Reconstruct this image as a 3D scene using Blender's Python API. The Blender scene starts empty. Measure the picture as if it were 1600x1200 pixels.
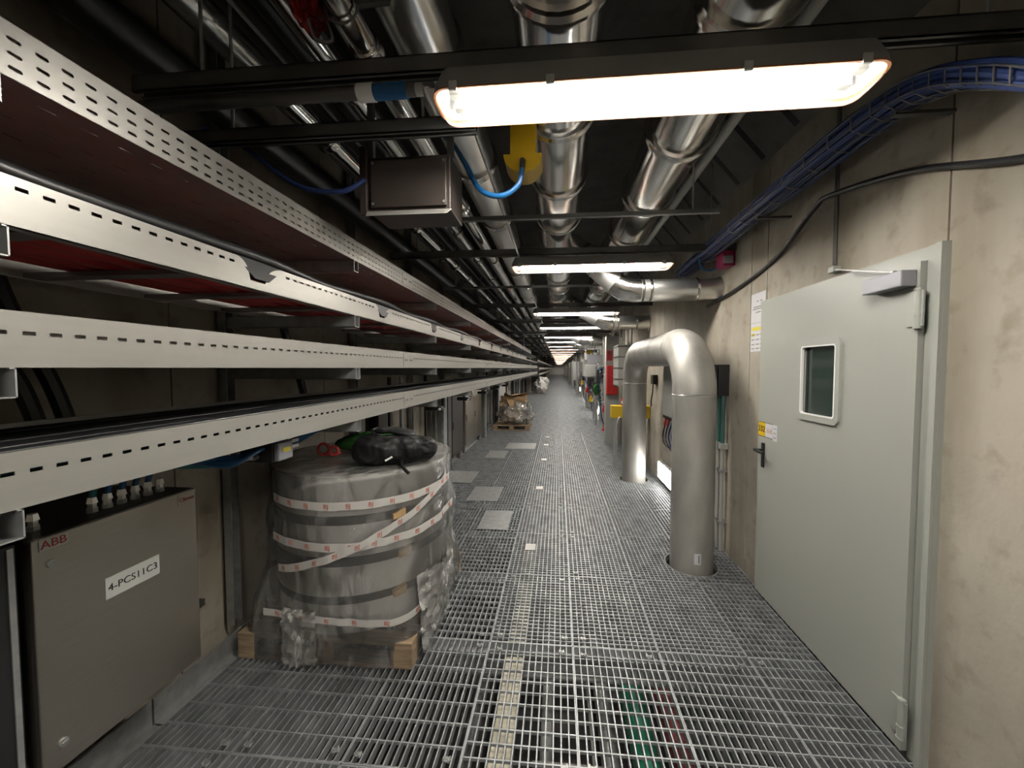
import bpy, bmesh, math, random
from mathutils import Vector, Matrix, noise as mnoise
random.seed(7)
SC = bpy.context.scene
COL = SC.collection
PI = math.pi
# ------------------------------------------------------------------ camera, world, exposure
cam = bpy.data.cameras.new('camera'); cam_o = bpy.data.objects.new('camera', cam); COL.objects.link(cam_o)
cam.sensor_width = 36; cam.lens = 600/1600*36; cam.shift_x = -19/1600; cam.clip_start = .02; cam.clip_end = 200
cam_o.location = (0, 0, 1.6)
cam_o.rotation_euler = (PI/2-math.atan(25/math.hypot(600, 53)), 0, math.atan(53/600))
SC.camera = cam_o
W = bpy.data.worlds.new('world'); SC.world = W; W.use_nodes = True
W.node_tree.nodes['Background'].inputs[0].default_value = (1, .97, .92, 1)
W.node_tree.nodes['Background'].inputs[1].default_value = 0.0
SC.view_settings.view_transform = 'Standard'; SC.view_settings.look = 'None'
SC.view_settings.exposure = 1.32; SC.view_settings.gamma = 1
SC.view_settings.use_curve_mapping = False
SC.cycles.sample_clamp_indirect = 4
SC.cycles.max_bounces = 8; SC.cycles.diffuse_bounces = 1
SC.cycles.transparent_max_bounces = 24
LAMP_POWER = 78.0
ALB = .72   # all paints, plastics and concrete share one overall reflectance

# ------------------------------------------------------------------ materials
def mat(name, col, rough=.5, metal=0, var=0., scale=6., bump=0., bscale=40., emit=0, stretch=None, ior=None, coat=0):
    m = bpy.data.materials.new(name); m.use_nodes = True
    nt = m.node_tree; b = nt.nodes['Principled BSDF']
    if not emit and metal < .9: col = tuple(c*ALB for c in col)
    b.inputs['Base Color'].default_value = (*col, 1); b.inputs['Roughness'].default_value = rough
    b.inputs['Metallic'].default_value = metal
    if 'fabric' in name: b.inputs['Specular IOR Level'].default_value = .22
    if coat: b.inputs['Coat Weight'].default_value = coat
    if emit:
        b.inputs['Emission Color'].default_value = (*col, 1); b.inputs['Emission Strength'].default_value = emit
    if var or bump:
        tc = nt.nodes.new('ShaderNodeTexCoord'); mp = nt.nodes.new('ShaderNodeMapping')
        nt.links.new(tc.outputs['Object'], mp.inputs[0])
        if stretch: mp.inputs['Scale'].default_value = stretch
    if var:
        n = nt.nodes.new('ShaderNodeTexNoise'); n.inputs['Scale'].default_value = scale; n.inputs['Detail'].default_value = 6
        r = nt.nodes.new('ShaderNodeValToRGB')
        r.color_ramp.elements[0].position = .3; r.color_ramp.elements[1].position = .7
        r.color_ramp.elements[0].color = (*[c*(1-var) for c in col], 1)
        r.color_ramp.elements[1].color = (*[min(1, c*(1+var*.6)) for c in col], 1)
        nt.links.new(mp.outputs[0], n.inputs[0]); nt.links.new(n.outputs[0], r.inputs[0]); nt.links.new(r.outputs[0], b.inputs['Base Color'])
    if bump:
        n2 = nt.nodes.new('ShaderNodeTexNoise'); n2.inputs['Scale'].default_value = bscale; n2.inputs['Detail'].default_value = 4
        bp = nt.nodes.new('ShaderNodeBump'); bp.inputs['Strength'].default_value = bump; bp.inputs['Distance'].default_value = .02
        nt.links.new(mp.outputs[0], n2.inputs[0]); nt.links.new(n2.outputs[0], bp.inputs['Height']); nt.links.new(bp.outputs[0], b.inputs['Normal'])
    return m

def concrete(name, col):
    m = bpy.data.materials.new(name); m.use_nodes = True
    nt = m.node_tree; b = nt.nodes['Principled BSDF']; b.inputs['Roughness'].default_value = .8; col = tuple(c*ALB for c in col)
    tc = nt.nodes.new('ShaderNodeTexCoord')
    def noi(scale, det, sc=(1, 1, 1)):
        mp = nt.nodes.new('ShaderNodeMapping'); mp.inputs['Scale'].default_value = sc
        n = nt.nodes.new('ShaderNodeTexNoise'); n.inputs['Scale'].default_value = scale; n.inputs['Detail'].default_value = det
        nt.links.new(tc.outputs['Object'], mp.inputs[0]); nt.links.new(mp.outputs[0], n.inputs[0]); return n
    def ramp(n, p0, c0, p1, c1):
        r = nt.nodes.new('ShaderNodeValToRGB'); e = r.color_ramp.elements
        e[0].position = p0; e[0].color = (*c0, 1); e[1].position = p1; e[1].color = (*c1, 1)
        nt.links.new(n.outputs[0], r.inputs[0]); return r
    def mul(a, c, f):
        x = nt.nodes.new('ShaderNodeMixRGB'); x.blend_type = 'MULTIPLY'; x.inputs[0].default_value = f
        nt.links.new(a.outputs[0], x.inputs[1]); nt.links.new(c.outputs[0], x.inputs[2]); return x
    a = ramp(noi(1.7, 8), .3, [c*.78 for c in col], .7, [min(1, c*1.1) for c in col])
    s = ramp(noi(2.2, 5, (1, 1.6, .22)), .36, (.74, .7, .64), .56, (1, 1, 1))     # vertical runs of stain
    d = ramp(noi(9, 9), .27, (.62, .58, .52), .45, (1, 1, 1))                     # pocks
    x = mul(mul(a, s, .75), d, .7)
    nt.links.new(x.outputs[0], b.inputs['Base Color'])
    bn = noi(14, 9); bp = nt.nodes.new('ShaderNodeBump'); bp.inputs['Strength'].default_value = .25; bp.inputs['Distance'].default_value = .02
    nt.links.new(bn.outputs[0], bp.inputs['Height']); nt.links.new(bp.outputs[0], b.inputs['Normal'])
    return m

def film_material(name, clear, rough, tint, bscale, bstr):
    m = bpy.data.materials.new(name); m.use_nodes = True; nt = m.node_tree; N = nt.nodes; L = nt.links
    for n in list(N): N.remove(n)
    out = N.new('ShaderNodeOutputMaterial'); tr = N.new('ShaderNodeBsdfTransparent'); tr.inputs[0].default_value = (.97, .97, .96, 1)
    g = N.new('ShaderNodeBsdfGlossy'); g.inputs['Roughness'].default_value = rough; g.inputs[0].default_value = (1, 1, 1, 1)
    df = N.new('ShaderNodeBsdfDiffuse'); df.inputs[0].default_value = (*tint, 1)
    tc = N.new('ShaderNodeTexCoord'); mp = N.new('ShaderNodeMapping'); mp.inputs['Scale'].default_value = (1, 1, .45)
    n = N.new('ShaderNodeTexNoise'); n.inputs['Scale'].default_value = bscale; n.inputs['Detail'].default_value = 5; n.inputs['Distortion'].default_value = 1.2
    bp = N.new('ShaderNodeBump'); bp.inputs['Strength'].default_value = bstr; bp.inputs['Distance'].default_value = .03
    L.new(tc.outputs['Object'], mp.inputs[0]); L.new(mp.outputs[0], n.inputs[0]); L.new(n.outputs[0], bp.inputs['Height'])
    L.new(bp.outputs[0], g.inputs['Normal'])
    rp = N.new('ShaderNodeValToRGB'); rp.color_ramp.elements[0].position = .5; rp.color_ramp.elements[1].position = .75
    rp.color_ramp.elements[0].color = (clear*.25,)*3+(1,); rp.color_ramp.elements[1].color = (clear,)*3+(1,)
    L.new(n.outputs[0], rp.inputs[0])
    m1 = N.new('ShaderNodeMixShader'); L.new(rp.outputs[0], m1.inputs[0]); L.new(tr.outputs[0], m1.inputs[1]); L.new(df.outputs[0], m1.inputs[2])
    fr = N.new('ShaderNodeFresnel'); fr.inputs[0].default_value = 1.5 if bstr < .2 else 1.8; L.new(bp.outputs[0], fr.inputs['Normal'])
    m2 = N.new('ShaderNodeMixShader'); L.new(fr.outputs[0], m2.inputs[0]); L.new(m1.outputs[0], m2.inputs[1]); L.new(g.outputs[0], m2.inputs[2])
    L.new(m2.outputs[0], out.inputs[0]); return m

M = dict(
    wall=concrete('cast concrete', (.55, .495, .41)),
    wall_left=concrete('grey cast concrete', (.62, .56, .46)),
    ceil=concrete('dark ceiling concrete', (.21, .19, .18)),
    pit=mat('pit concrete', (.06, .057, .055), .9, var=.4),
    grate=mat('galvanised grating', (.50, .52, .53), .48, .55, var=.35, scale=9),
    galv=mat('galvanised steel', (.56, .57, .56), .42, .6, var=.22, scale=18),
    rail=mat('zinc tray sheet', (.50, .485, .445), .40, .5, var=.09, scale=5, stretch=(1, .25, 3)),
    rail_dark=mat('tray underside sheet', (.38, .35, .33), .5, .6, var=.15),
    strut=mat('grey strut steel', (.20, .195, .19), .45, .7, var=.2),
    steel=mat('brushed stainless steel', (.44, .41, .36), .28, .92, var=.07, scale=30, stretch=(1, .3, 14), bump=.03, bscale=60),
    pipe=mat('dull stainless pipe', (.52, .50, .46), .52, .5, var=.28, scale=5, stretch=(1, 1, .4)),
    alu=mat('aluminium cladding', (.72, .71, .69), .17, 1, var=.12, scale=4, bump=.12, bscale=5),
    alu2=mat('matt aluminium cladding', (.72, .72, .70), .28, .95, var=.15, scale=4, bump=.1, bscale=7),
    blackpipe=mat('black pipe lagging', (.016, .016, .017), .4),
    black=mat('black plastic', (.012, .012, .013), .45),
    rubber=mat('black cable sheath', (.022, .023, .025), .38),
    fabric=mat('black fabric', (.008, .008, .009), .5, bump=.12, bscale=90),
    green=mat('green fabric', (.03, .12, .02), .7, var=.4),
    white=mat('white enamel', (1.1, 1.1, 1.08), .4),
    paper=mat('white paper', (.80, .79, .82), .6),
    plate=mat('white label plastic', (.66, .68, .64), .45),
    ink=mat('black ink', (.02, .02, .02), .6),
    grey_ink=mat('grey ink', (.30, .30, .30), .6),
    red_ink=mat('red ink', (.55, .03, .05), .5),
    orange_ink=mat('orange red print', (.75, .16, .09), .5),
    yellow_ink=mat('yellow print', (.85, .72, .05), .5),
    yellow=mat('yellow paint', (.60, .37, .008), .4),
    yellow_sign=mat('yellow sign film', (.95, .62, .02), .4),
    red=mat('red paint', (.62, .02, .02), .35),
    redsheath=mat('red cable sheath', (.62, .055, .05), .45),
    redfoil=mat('red crinkled foil', (.28, .012, .012), .25, .5, bump=.9, bscale=30),
    magenta=mat('magenta plastic', (.50, .03, .14), .45),
    blue=mat('blue cable sheath', (.010, .11, .30), .35),
    bluedark=mat('dark blue cable sheath', (.007, .028, .135), .6),
    teal=mat('teal cable sheath', (.02, .20, .24), .4),
    tealpipe=mat('green conduit', (.06, .17, .15), .4),
    greenpipe=mat('green painted pipe', (.015, .26, .14), .45),
    redpipe=mat('dark red painted pipe', (.24, .05, .05), .5),
    greypipe=mat('grey plastic pipe', (.50, .50, .47), .5),
    door=mat('grey green door enamel', (.47, .48, .43), .38, var=.025, scale=1.5),
    frame=mat('grey green frame enamel', (.47, .485, .435), .42),
    closer=mat('silver closer paint', (.36, .36, .40), .42, .3),
    cabinet=mat('light grey cabinet enamel', (.46, .46, .43), .45),
    beige=mat('beige cable duct', (.62, .57, .44), .6, var=.2, scale=20),
    wood=mat('pallet timber', (.42, .30, .185), .75, var=.35, scale=7, stretch=(1, 8, 8)),
    wood2=mat('pale wedge timber', (.66, .42, .20), .7, var=.2),
    cardboard=mat('brown cardboard', (.50, .32, .17), .8, var=.25, scale=5),
    roll=mat('grey roll sheet', (.86, .845, .82), .34, 0, var=.06, scale=5),
    rollgap=mat('black spacer', (.018, .018, .02), .5),
    brown=mat('brown steel plate', (.060, .048, .042), .42, .4),
    orange=mat('orange gasket', (.50, .22, .10), .5),
    housing=mat('grey lamp housing', (.36, .35, .34), .5),
    tape=mat('white packing tape', (.78, .75, .71), .4),
    haunch=mat('dark slot', (.02, .02, .02), .8),
    glass=mat('dark window glass', (.035, .05, .045), .06, 0),
    tube=mat('fluorescent tube', (1, .955, .88), .5, emit=LAMP_POWER),
    lowlamp=mat('low luminaire diffuser', (1, .97, .92), .5, emit=8),
    farwall=mat('far white wall', (.8, .78, .72), .7),
    coverclear=film_material('clear lamp cover', .004, .08, (.9, .9, .9), 3, .05),
    film=film_material('clear stretch film', .30, .08, (.85, .83, .79), 7, 1.0),
    film2=film_material('crumpled clear film', .75, .12, (.85, .83, .79), 9, 1.0),
)

# ------------------------------------------------------------------ mesh helpers (world coordinates, made local to the parent on build)
LOC = {}
class MB:
    def __init__(s): s.v = []; s.f = []
    def add(s, vs, fs):
        o = len(s.v); s.v += [tuple(v) for v in vs]; s.f += [tuple(i+o for i in f) for f in fs]; return s
    def box(s, x0, x1, y0, y1, z0, z1, bev=0, mtx=None):
        if bev:
            bm = bmesh.new(); bmesh.ops.create_cube(bm, size=1)
            for v in bm.verts: v.co = Vector(((x0+x1)/2+v.co.x*(x1-x0), (y0+y1)/2+v.co.y*(y1-y0), (z0+z1)/2+v.co.z*(z1-z0)))
            bmesh.ops.bevel(bm, geom=bm.edges[:]+bm.verts[:], offset=bev, segments=2, affect='EDGES', profile=.5)
            bm.verts.index_update()
            vs = [v.co.copy() for v in bm.verts]; fs = [[v.index for v in f.verts] for f in bm.faces]; bm.free()
        else:
            vs = [Vector((x, y, z)) for z in (z0, z1) for y in (y0, y1) for x in (x0, x1)]
            fs = [(0, 2, 3, 1), (4, 5, 7, 6), (0, 1, 5, 4), (2, 6, 7, 3), (0, 4, 6, 2), (1, 3, 7, 5)]
        if mtx: vs = [mtx @ v for v in vs]
        return s.add(vs, fs)
    def tube(s, pts, r, n=12, caps=True, closed=False):
        pts = [Vector(p) for p in pts]; rs = r if isinstance(r, (list, tuple)) else [r]*len(pts)
        m = len(pts); o = len(s.v); prev = None
        for i, p in enumerate(pts):
            if closed: t = pts[(i+1) % m]-pts[i-1]
            else: t = (pts[min(i+1, m-1)]-pts[max(i-1, 0)])
            t.normalize()
            if prev is None:
                a = Vector((0, 0, 1)) if abs(t.z) < .9 else Vector((1, 0, 0))
                u = t.cross(a).normalized()
            else: u = (prev-t*prev.dot(t)).normalized()
            prev = u; w = t.cross(u)
            for k in range(n):
                a = 2*PI*k/n; s.v.append(tuple(p+(u*math.cos(a)+w*math.sin(a))*rs[i]))
        for i in range(m if closed else m-1):
            for k in range(n):
                a, b = o+i*n+k, o+i*n+(k+1) % n; j = (i+1) % m
                s.f.append((a, b, o+j*n+(k+1) % n, o+j*n+k))
        if caps and not closed:
            s.f.append(tuple(o+k for k in range(n))[::-1]); s.f.append(tuple(o+(m-1)*n+k for k in range(n)))
        return s
    def prism(s, pts, vec):                      # polygon (list of 3D points) swept along vec
        n = len(pts); vec = Vector(vec); P = [Vector(p) for p in pts]
        return s.add(P+[p+vec for p in P], [tuple(range(n))[::-1], tuple(range(n, 2*n))]+[(k, (k+1) % n, n+(k+1) % n, n+k) for k in range(n)])
    def lathe(s, c, prof, n=32, a0=0, a1=2*PI):   # prof: (r, z) about a vertical axis
        o = len(s.v); full = abs(a1-a0-2*PI) < 1e-6; m = n if full else n+1
        for r, z in prof:
            for k in range(m):
                a = a0+(a1-a0)*k/n; s.v.append((c[0]+r*math.cos(a), c[1]+r*math.sin(a), c[2]+z))
        for i in range(len(prof)-1):
            for k in range(n):
                k2 = (k+1) % m; s.f.append((o+i*m+k, o+i*m+k2, o+(i+1)*m+k2, o+(i+1)*m+k))
        return s
    def grid(s, fn, nu, nv, cu=False):
        o = len(s.v)
        for j in range(nv+1):
            for i in range(nu if cu else nu+1): s.v.append(tuple(fn(i/nu, j/nv)))
        w = nu if cu else nu+1
        for j in range(nv):
            for i in range(nu):
                i2 = (i+1) % w; s.f.append((o+j*w+i, o+j*w+i2, o+(j+1)*w+i2, o+(j+1)*w+i))
        return s
    def mesh(s, name, mt, org=(0, 0, 0), smooth=False):
        me = bpy.data.meshes.new(name); ox, oy, oz = org
        me.from_pydata([(x-ox, y-oy, z-oz) for x, y, z in s.v], [], s.f)
        bm = bmesh.new(); bm.from_mesh(me); bmesh.ops.recalc_face_normals(bm, faces=bm.faces); bm.to_mesh(me); bm.free()
        me.materials.append(M[mt])
        if smooth:
            me.shade_smooth()
            me.set_sharp_from_angle(angle=math.radians(38))
        return me
    def build(s, name, mt, parent=None, smooth=False):
        if parent is None:
            xs, ys, zs = zip(*s.v); org = ((min(xs)+max(xs))/2, (min(ys)+max(ys))/2, min(zs))
        else: org = LOC[parent.name]
        o = bpy.data.objects.new(name, s.mesh(name, mt, org, smooth)); COL.objects.link(o)
        if parent is None: o.location = org
        else: o.parent = parent
        LOC[o.name] = org
        return o

def thing(name, label, cat, loc, group=None):
    o = bpy.data.objects.new(name, None); COL.objects.link(o); o.location = loc; o.empty_display_size = .1
    LOC[o.name] = tuple(loc); return tag(o, label, cat, group)
def tag(o, label, cat, group=None):
    o['label'] = label; o['category'] = cat
    if group: o['group'] = group
    return o
def struct(o, label=None):
    o['kind'] = 'structure'
    if label: o['label'] = label
    return o
def sroot(name, loc=(0, 0, 0), label=None):
    o = bpy.data.objects.new(name, None); COL.objects.link(o); o.location = loc; LOC[o.name] = tuple(loc); return struct(o, label)
def copy_tree(o, off, parent=None, label=None):
    c = o.copy(); COL.objects.link(c)
    if parent is None: c.location = Vector(o.location)+Vector(off)
    else: c.parent = parent
    if label: c['label'] = label
    l = LOC[o.name]; LOC[c.name] = tuple(l[i]+off[i] for i in range(3))
    for ch in [x for x in bpy.data.objects if x.parent == o]: copy_tree(ch, off, c)
    return c
def bez(pts, n=10):                              # smooth path through points (Catmull-Rom)
    P = [Vector(p) for p in pts]; out = []
    for i in range(len(P)-1):
        a, b, c, d = P[max(i-1, 0)], P[i], P[i+1], P[min(i+2, len(P)-1)]
        for k in range(n):
            t = k/n; out.append(.5*((2*b)+(c-a)*t+(2*a-5*b+4*c-d)*t*t+(3*b-a-3*c+d)*t**3))
    return out+[P[-1]]
def text(mb, body, size, mtx, depth=.0008, fn=None, align='CENTER'):
    cu = bpy.data.curves.new('lettering', 'FONT'); cu.body = body; cu.size = size; cu.align_x = align; cu.align_y = 'CENTER'; cu.extrude = depth; cu.resolution_u = 3
    o = bpy.data.objects.new('lettering', cu); COL.objects.link(o)
    me = o.evaluated_get(bpy.context.evaluated_depsgraph_get()).to_mesh()
    vs = [v.co.copy() for v in me.vertices]; fs = [tuple(p.vertices) for p in me.polygons]
    bpy.data.objects.remove(o); bpy.data.curves.remove(cu)
    mb.add([fn(v) if fn else mtx @ v for v in vs], fs)
ORD = ['first', 'second', 'third', 'fourth', 'fifth', 'sixth', 'seventh', 'eighth', 'ninth', 'tenth', 'eleventh', 'twelfth', 'thirteenth',
       'fourteenth', 'fifteenth', 'sixteenth', 'seventeenth', 'eighteenth', 'nineteenth', 'twentieth', 'twenty-first', 'twenty-second', 'twenty-third', 'twenty-fourth', 'twenty-fifth']

XR, XL, ZC, YB, YE = 1.46, -1.92, 3.4, -4.5, 95.0
# ------------------------------------------------------------------ shell
wr = sroot('wall_right', (XR, 0, 0))
# wall in cast sections with open joints between; the doorway is left open behind the leaf
joints = [YB, -1.9, 1.57]
def wall_panel(y0, y1, z0, z1, p=wr): MB().box(XR, XR+.25, y0+.004, y1-.004, z0, z1).build('concrete_panel', 'wall', p)
wall_panel(YB, -1.6, -.9, ZC); wall_panel(-1.6, 1.60, -.9, ZC)
wall_panel(1.60, 2.86, 2.06, ZC); wall_panel(1.60, 2.86, -.9, -.02)
wall_panel(2.86, 3.085, -.9, ZC)
yy = 3.085
while yy < YE-1: wall_panel(yy, min(yy+2.4, YE), -.9, ZC); yy += 2.4
MB().box(XR+.26, XR+.3, YB, YE, -.9, ZC).build('joint_backing', 'haunch', wr)
wl = sroot('wall_left', (XL, 0, 0))
yy = YB
while yy < YE-1:
    MB().box(XL-.25, XL, yy+.004, min(yy+1.25, YE)-.004, -.9, ZC).build('concrete_panel', 'wall_left', wl); yy += 1.25 if yy < 14 else 12
MB().box(XL-.3, XL-.26, YB, YE, -.9, ZC).build('joint_backing', 'haunch', wl)
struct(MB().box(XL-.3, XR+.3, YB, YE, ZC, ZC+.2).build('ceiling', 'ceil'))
struct(MB().box(XL-.3, XR+.3, YE, YE+.2, -.9, ZC).build('wall_far', 'farwall'))
struct(MB().box(XL-.3, XR+.3, YB-.2, YB, -.9, ZC).build('wall_back', 'wall'))
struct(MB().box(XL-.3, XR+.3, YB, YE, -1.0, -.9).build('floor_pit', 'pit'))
# slanted haunch between right wall and ceiling, with dark slots
h = sroot('trim_1', (1.3, 0, 3.05))
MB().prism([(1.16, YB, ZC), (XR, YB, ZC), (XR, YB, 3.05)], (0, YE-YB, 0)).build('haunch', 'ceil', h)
for k in range(12):
    y = 2.5+.38*k; d = Vector((.3, 0, -.35)).normalized(); nrm = Vector((-.35, 0, -.3)).normalized()
    p = Vector((1.18, y, ZC-.02))+nrm*.004; q = p+d*.40
    MB().prism([p, q, q+Vector((0, .05, 0)), p+Vector((0, .05, 0))], -nrm*.012).build('slot', 'haunch', h)

# ------------------------------------------------------------------ floor grating
fl = sroot('floor', (0, 0, 0))
XS = [-1.80, -1.35, -.87, -.39, .09, .57, 1.05, 1.455]
L = .745
HOLES = [(1.09, 3.19, .205), (1.09, 5.60, .205)]
def clip_iv(a, b, c, pos, axis):
    iv = [(a, b)]
    for hx, hy, hr in HOLES:
        d = (pos-hx) if axis == 'y' else (pos-hy)
        if abs(d) < hr:
            s = math.sqrt(hr*hr-d*d); m = hy if axis == 'y' else hx; out = []
            for p, q in iv:
                if q <= m-s or p >= m+s: out.append((p, q)); continue
                if p < m-s: out.append((p, m-s))
                if q > m+s: out.append((m+s, q))
            iv = out
    return iv
def grate_mesh(w, l, bp, cp, x0=0, y0=0, holes=False):
    mb = MB(); t = .0029; g = .0035
    nb = max(2, round((w-2*g)/bp)); nc = max(2, round((l-2*g)/cp))
    for i in range(nb+1):
        x = g+(w-2*g)*i/nb
        for a, b in (clip_iv(y0+g, y0+l-g, 0, x0+x, 'y') if holes else [(g+y0, l-g+y0)]):
            mb.box(x-t, x+t, a-y0, b-y0, -.038, 0)
    for j in range(nc+1):
        y = g+(l-2*g)*j/nc; zz = -.038 if j in (0, nc) else -.012
        for a, b in (clip_iv(x0+g, x0+w-g, 0, y0+y, 'x') if holes else [(g+x0, w-g+x0)]):
            mb.box(a-x0, b-x0, y-t, y+t, zz, .0006)
    return mb
cache = {}
Y0 = 2.163
for k in range(-3, 10):
    y = Y0+L*k
    for i in range(7):
        x0, x1 = XS[i], XS[i+1]; w = x1-x0
        cp = .10 if i < 2 else (.062 if i == 2 else (.05 if i == 6 else .034))
        if k <= -1: cp = .10 if i < 3 else .066
        hol = any(x0-hr < hx < x1+hr and y-hr < hy < y+L+hr for hx, hy, hr in HOLES)
        key = (round(w, 3), cp)
        if hol: me = grate_mesh(w, L, .034, cp, x0, y, True).mesh('grating_panel', 'grate')
        elif key in cache: me = cache[key]
        else: me = cache[key] = grate_mesh(w, L, .034, cp).mesh('grating_panel', 'grate')
        o = bpy.data.objects.new('grating_panel', me); COL.objects.link(o); o.parent = fl
        o.location = (x0, y, 0 if (i+k) % 3 else -.001)
yf = Y0+L*10
mb = MB()
x = XS[0]
while x < XS[-1]: mb.box(x-.003, x+.003, yf, YE, -.03, 0); x += .0345
y = yf
while y < YE: mb.box(XS[0], XS[-1], y-.003, y+.003, -.02, .0006); y += .04 if y < 22 else .09
far = mb.build('far_grating', 'grate', fl); far['kind'] = 'stuff'
# bearers under the seams
for k in range(-3, 24):
    y = Y0+L*k
    m = MB().box(XL, XR, y-.045, y+.045, -.052, -.0395).box(XL, XR, y-.005, y+.005, -.16, -.052).box(XL, XR, y-.045, y+.045, -.172, -.16)
    m.build('bearer', 'galv', fl)
# clips on both sides of each seam
cb = MB().box(-.016, .016, -.010, .010, 0, .004).box(-.014, -.008, -.010, .010, .004, .011).box(.008, .014, -.010, .010, .004, .011)
cb.tube([(0, 0, .004), (0, 0, .009)], .006, 6)
cme = cb.mesh('grating_clip', 'galv')
for k in range(-1, 5):
    for i in range(1, 7):
        for sx in (-.055, .055):
            for sy in (-.055, .05):
                if random.random() < .22 or (XS[i] < -.7 and 1.9 < Y0+L*k < 3.1): continue
                o = bpy.data.objects.new('grating_clip', cme); COL.objects.link(o); o.parent = fl
                o.location = (XS[i]+sx+random.uniform(-.01, .01), Y0+L*k+sy+random.uniform(-.015, .015), .001); o.rotation_euler.z = random.uniform(-.3, .3)
# solid cover plates let into the left strip
for x0, x1, y0, y1 in [(-1.3, -.95, 6.7, 7.3), (-1.05, -.45, 7.5, 8.1), (-1.1, -.72, 4.5, 5.05), (-.8, -.5, 3.7, 4.2), (-1.7, -1.2, 5.2, 5.8)]:
    MB().box(x0, x1, y0, y1, .0008, .004).build('cover_plate', 'galv', fl)
# beige duct below the bars and its flush lids
for k in range(-3, 10):
    y = Y0+L*k
    m = MB().box(-.295, -.185, y+.06, y+L-.06, -.050, -.0395).box(-.295, -.290, y+.06, y+L-.06, -.08, -.045).box(-.19, -.185, y+.06, y+L-.06, -.08, -.045)
    m.build('duct_lid', 'beige', fl)
for y in (3.30, 5.0, 6.6, 7.9, 8.8): MB().box(-.285, -.195, y, y+.12, .0008, .006, .002).build('duct_box_lid', 'tape', fl)
# toe plate down the left edge and an angle along the right
tp = sroot('trim_2', (-1.80, 0, 0))
yy = -.5
while yy < 20:
    MB().box(-1.812, -1.802, yy+.01, yy+2.0, -.03, .115).box(-1.802, -1.755, yy+.01, yy+2.0, .0008, .004).build('toe_plate', 'galv', tp); yy += 2.0

# ------------------------------------------------------------------ under the floor
def run(name, mt, x, z, r, y0, y1, label, cat='pipe', n=16, group=None, bands=None, bm='alu'):
    if not bands: return tag(MB().tube([(x, y0, z), (x, y1, z)], r, n).build(name, mt, None, True), label, cat, group)
    t = thing(name, label, cat, (x, (y0+y1)/2, z), group)
    MB().tube([(x, y0, z), (x, y1, z)], r, n).build('cladding', mt, t, True)
    bh = .006+.08*r
    for y in bands: MB().tube([(x, y+d, z) for d in (-.03, -.028, -.014, -.006, .004, .016, .028, .03)], [r, r+bh, r+bh, r+bh*.35, r+bh*.35, r+bh, r+bh, r], n).build('band', bm, t, True)
    return t
run('drain_pipe', 'greenpipe', .47, -.48, .07, .4, 2.65, 'green painted pipe under the grating near the camera')
run('service_pipe', 'redpipe',   .68, -.50, .065, .4, 2.75, 'dark red painted pipe under the grating beside the green pipe')
run('grey_pipe', 'greypipe', -.06, -.55, .035, .3, 3.4, 'grey plastic pipe under the grating, widest of the grey ones')
run('thin_pipe', 'greypipe', .19, -.36, .013, .3, 3.6, 'thin pale pipe under the grating left of the green pipe')
run('grey_pipe', 'galv', .30, -.62, .05, 2.0, 9, 'dull metal pipe under the middle of the grating')
run('grey_pipe', 'strut', -.5, -.6, .09, .3, 14, 'large dark pipe under the grating on the pallet side')
m = MB()
for z in (-.40, -.415): m.tube(bez([(.27, 1.42, z+.05), (.30, 1.44, z), (.6, 1.45, z), (.95, 1.42, z), (1.2, 1.4, z-.02)]), .004, 6)
tag(m.build('twin_wire', 'white', None, True), 'pair of thin white wires crossing above the green and red pipes', 'wire')
for k, y in enumerate((1.75, 3.3, 4.8)):
    tag(MB().box(-.12, 1.3, y, y+.06, -.36, -.33).box(-.12, 1.3, y, y+.004, -.33, -.30).build('pit_channel', 'strut'), 'steel channel crossing the pit under the grating, %s from the camera' % ORD[k], 'channel', 'pit channels')

# ------------------------------------------------------------------ lamps
XA, XB = -.40, .95
def rrect(x0, x1, y0, y1, r, z, n=5):
    out = []
    for cx, cy, a in ((x1-r, y1-r, 0), (x0+r, y1-r, 90), (x0+r, y0+r, 180), (x1-r, y0+r, 270)):
        for k in range(n+1):
            t = math.radians(a+90*k/n); out.append(Vector((cx+r*math.cos(t), cy+r*math.sin(t), z)))
    return out
def loft(mb, rings, closed=False, cap0=False, cap1=False):
    n = len(rings[0]); o = len(mb.v)
    for r in rings: mb.v += [tuple(p) for p in r]
    m = len(rings)
    for i in range(m if closed else m-1):
        j = (i+1) % m
        for k in range(n): mb.f.append((o+i*n+k, o+i*n+(k+1) % n, o+j*n+(k+1) % n, o+j*n+k))
    if cap0: mb.f.append(tuple(o+k for k in range(n))[::-1])
    if cap1: mb.f.append(tuple(o+(m-1)*n+k for k in range(n)))
    return mb
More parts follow.
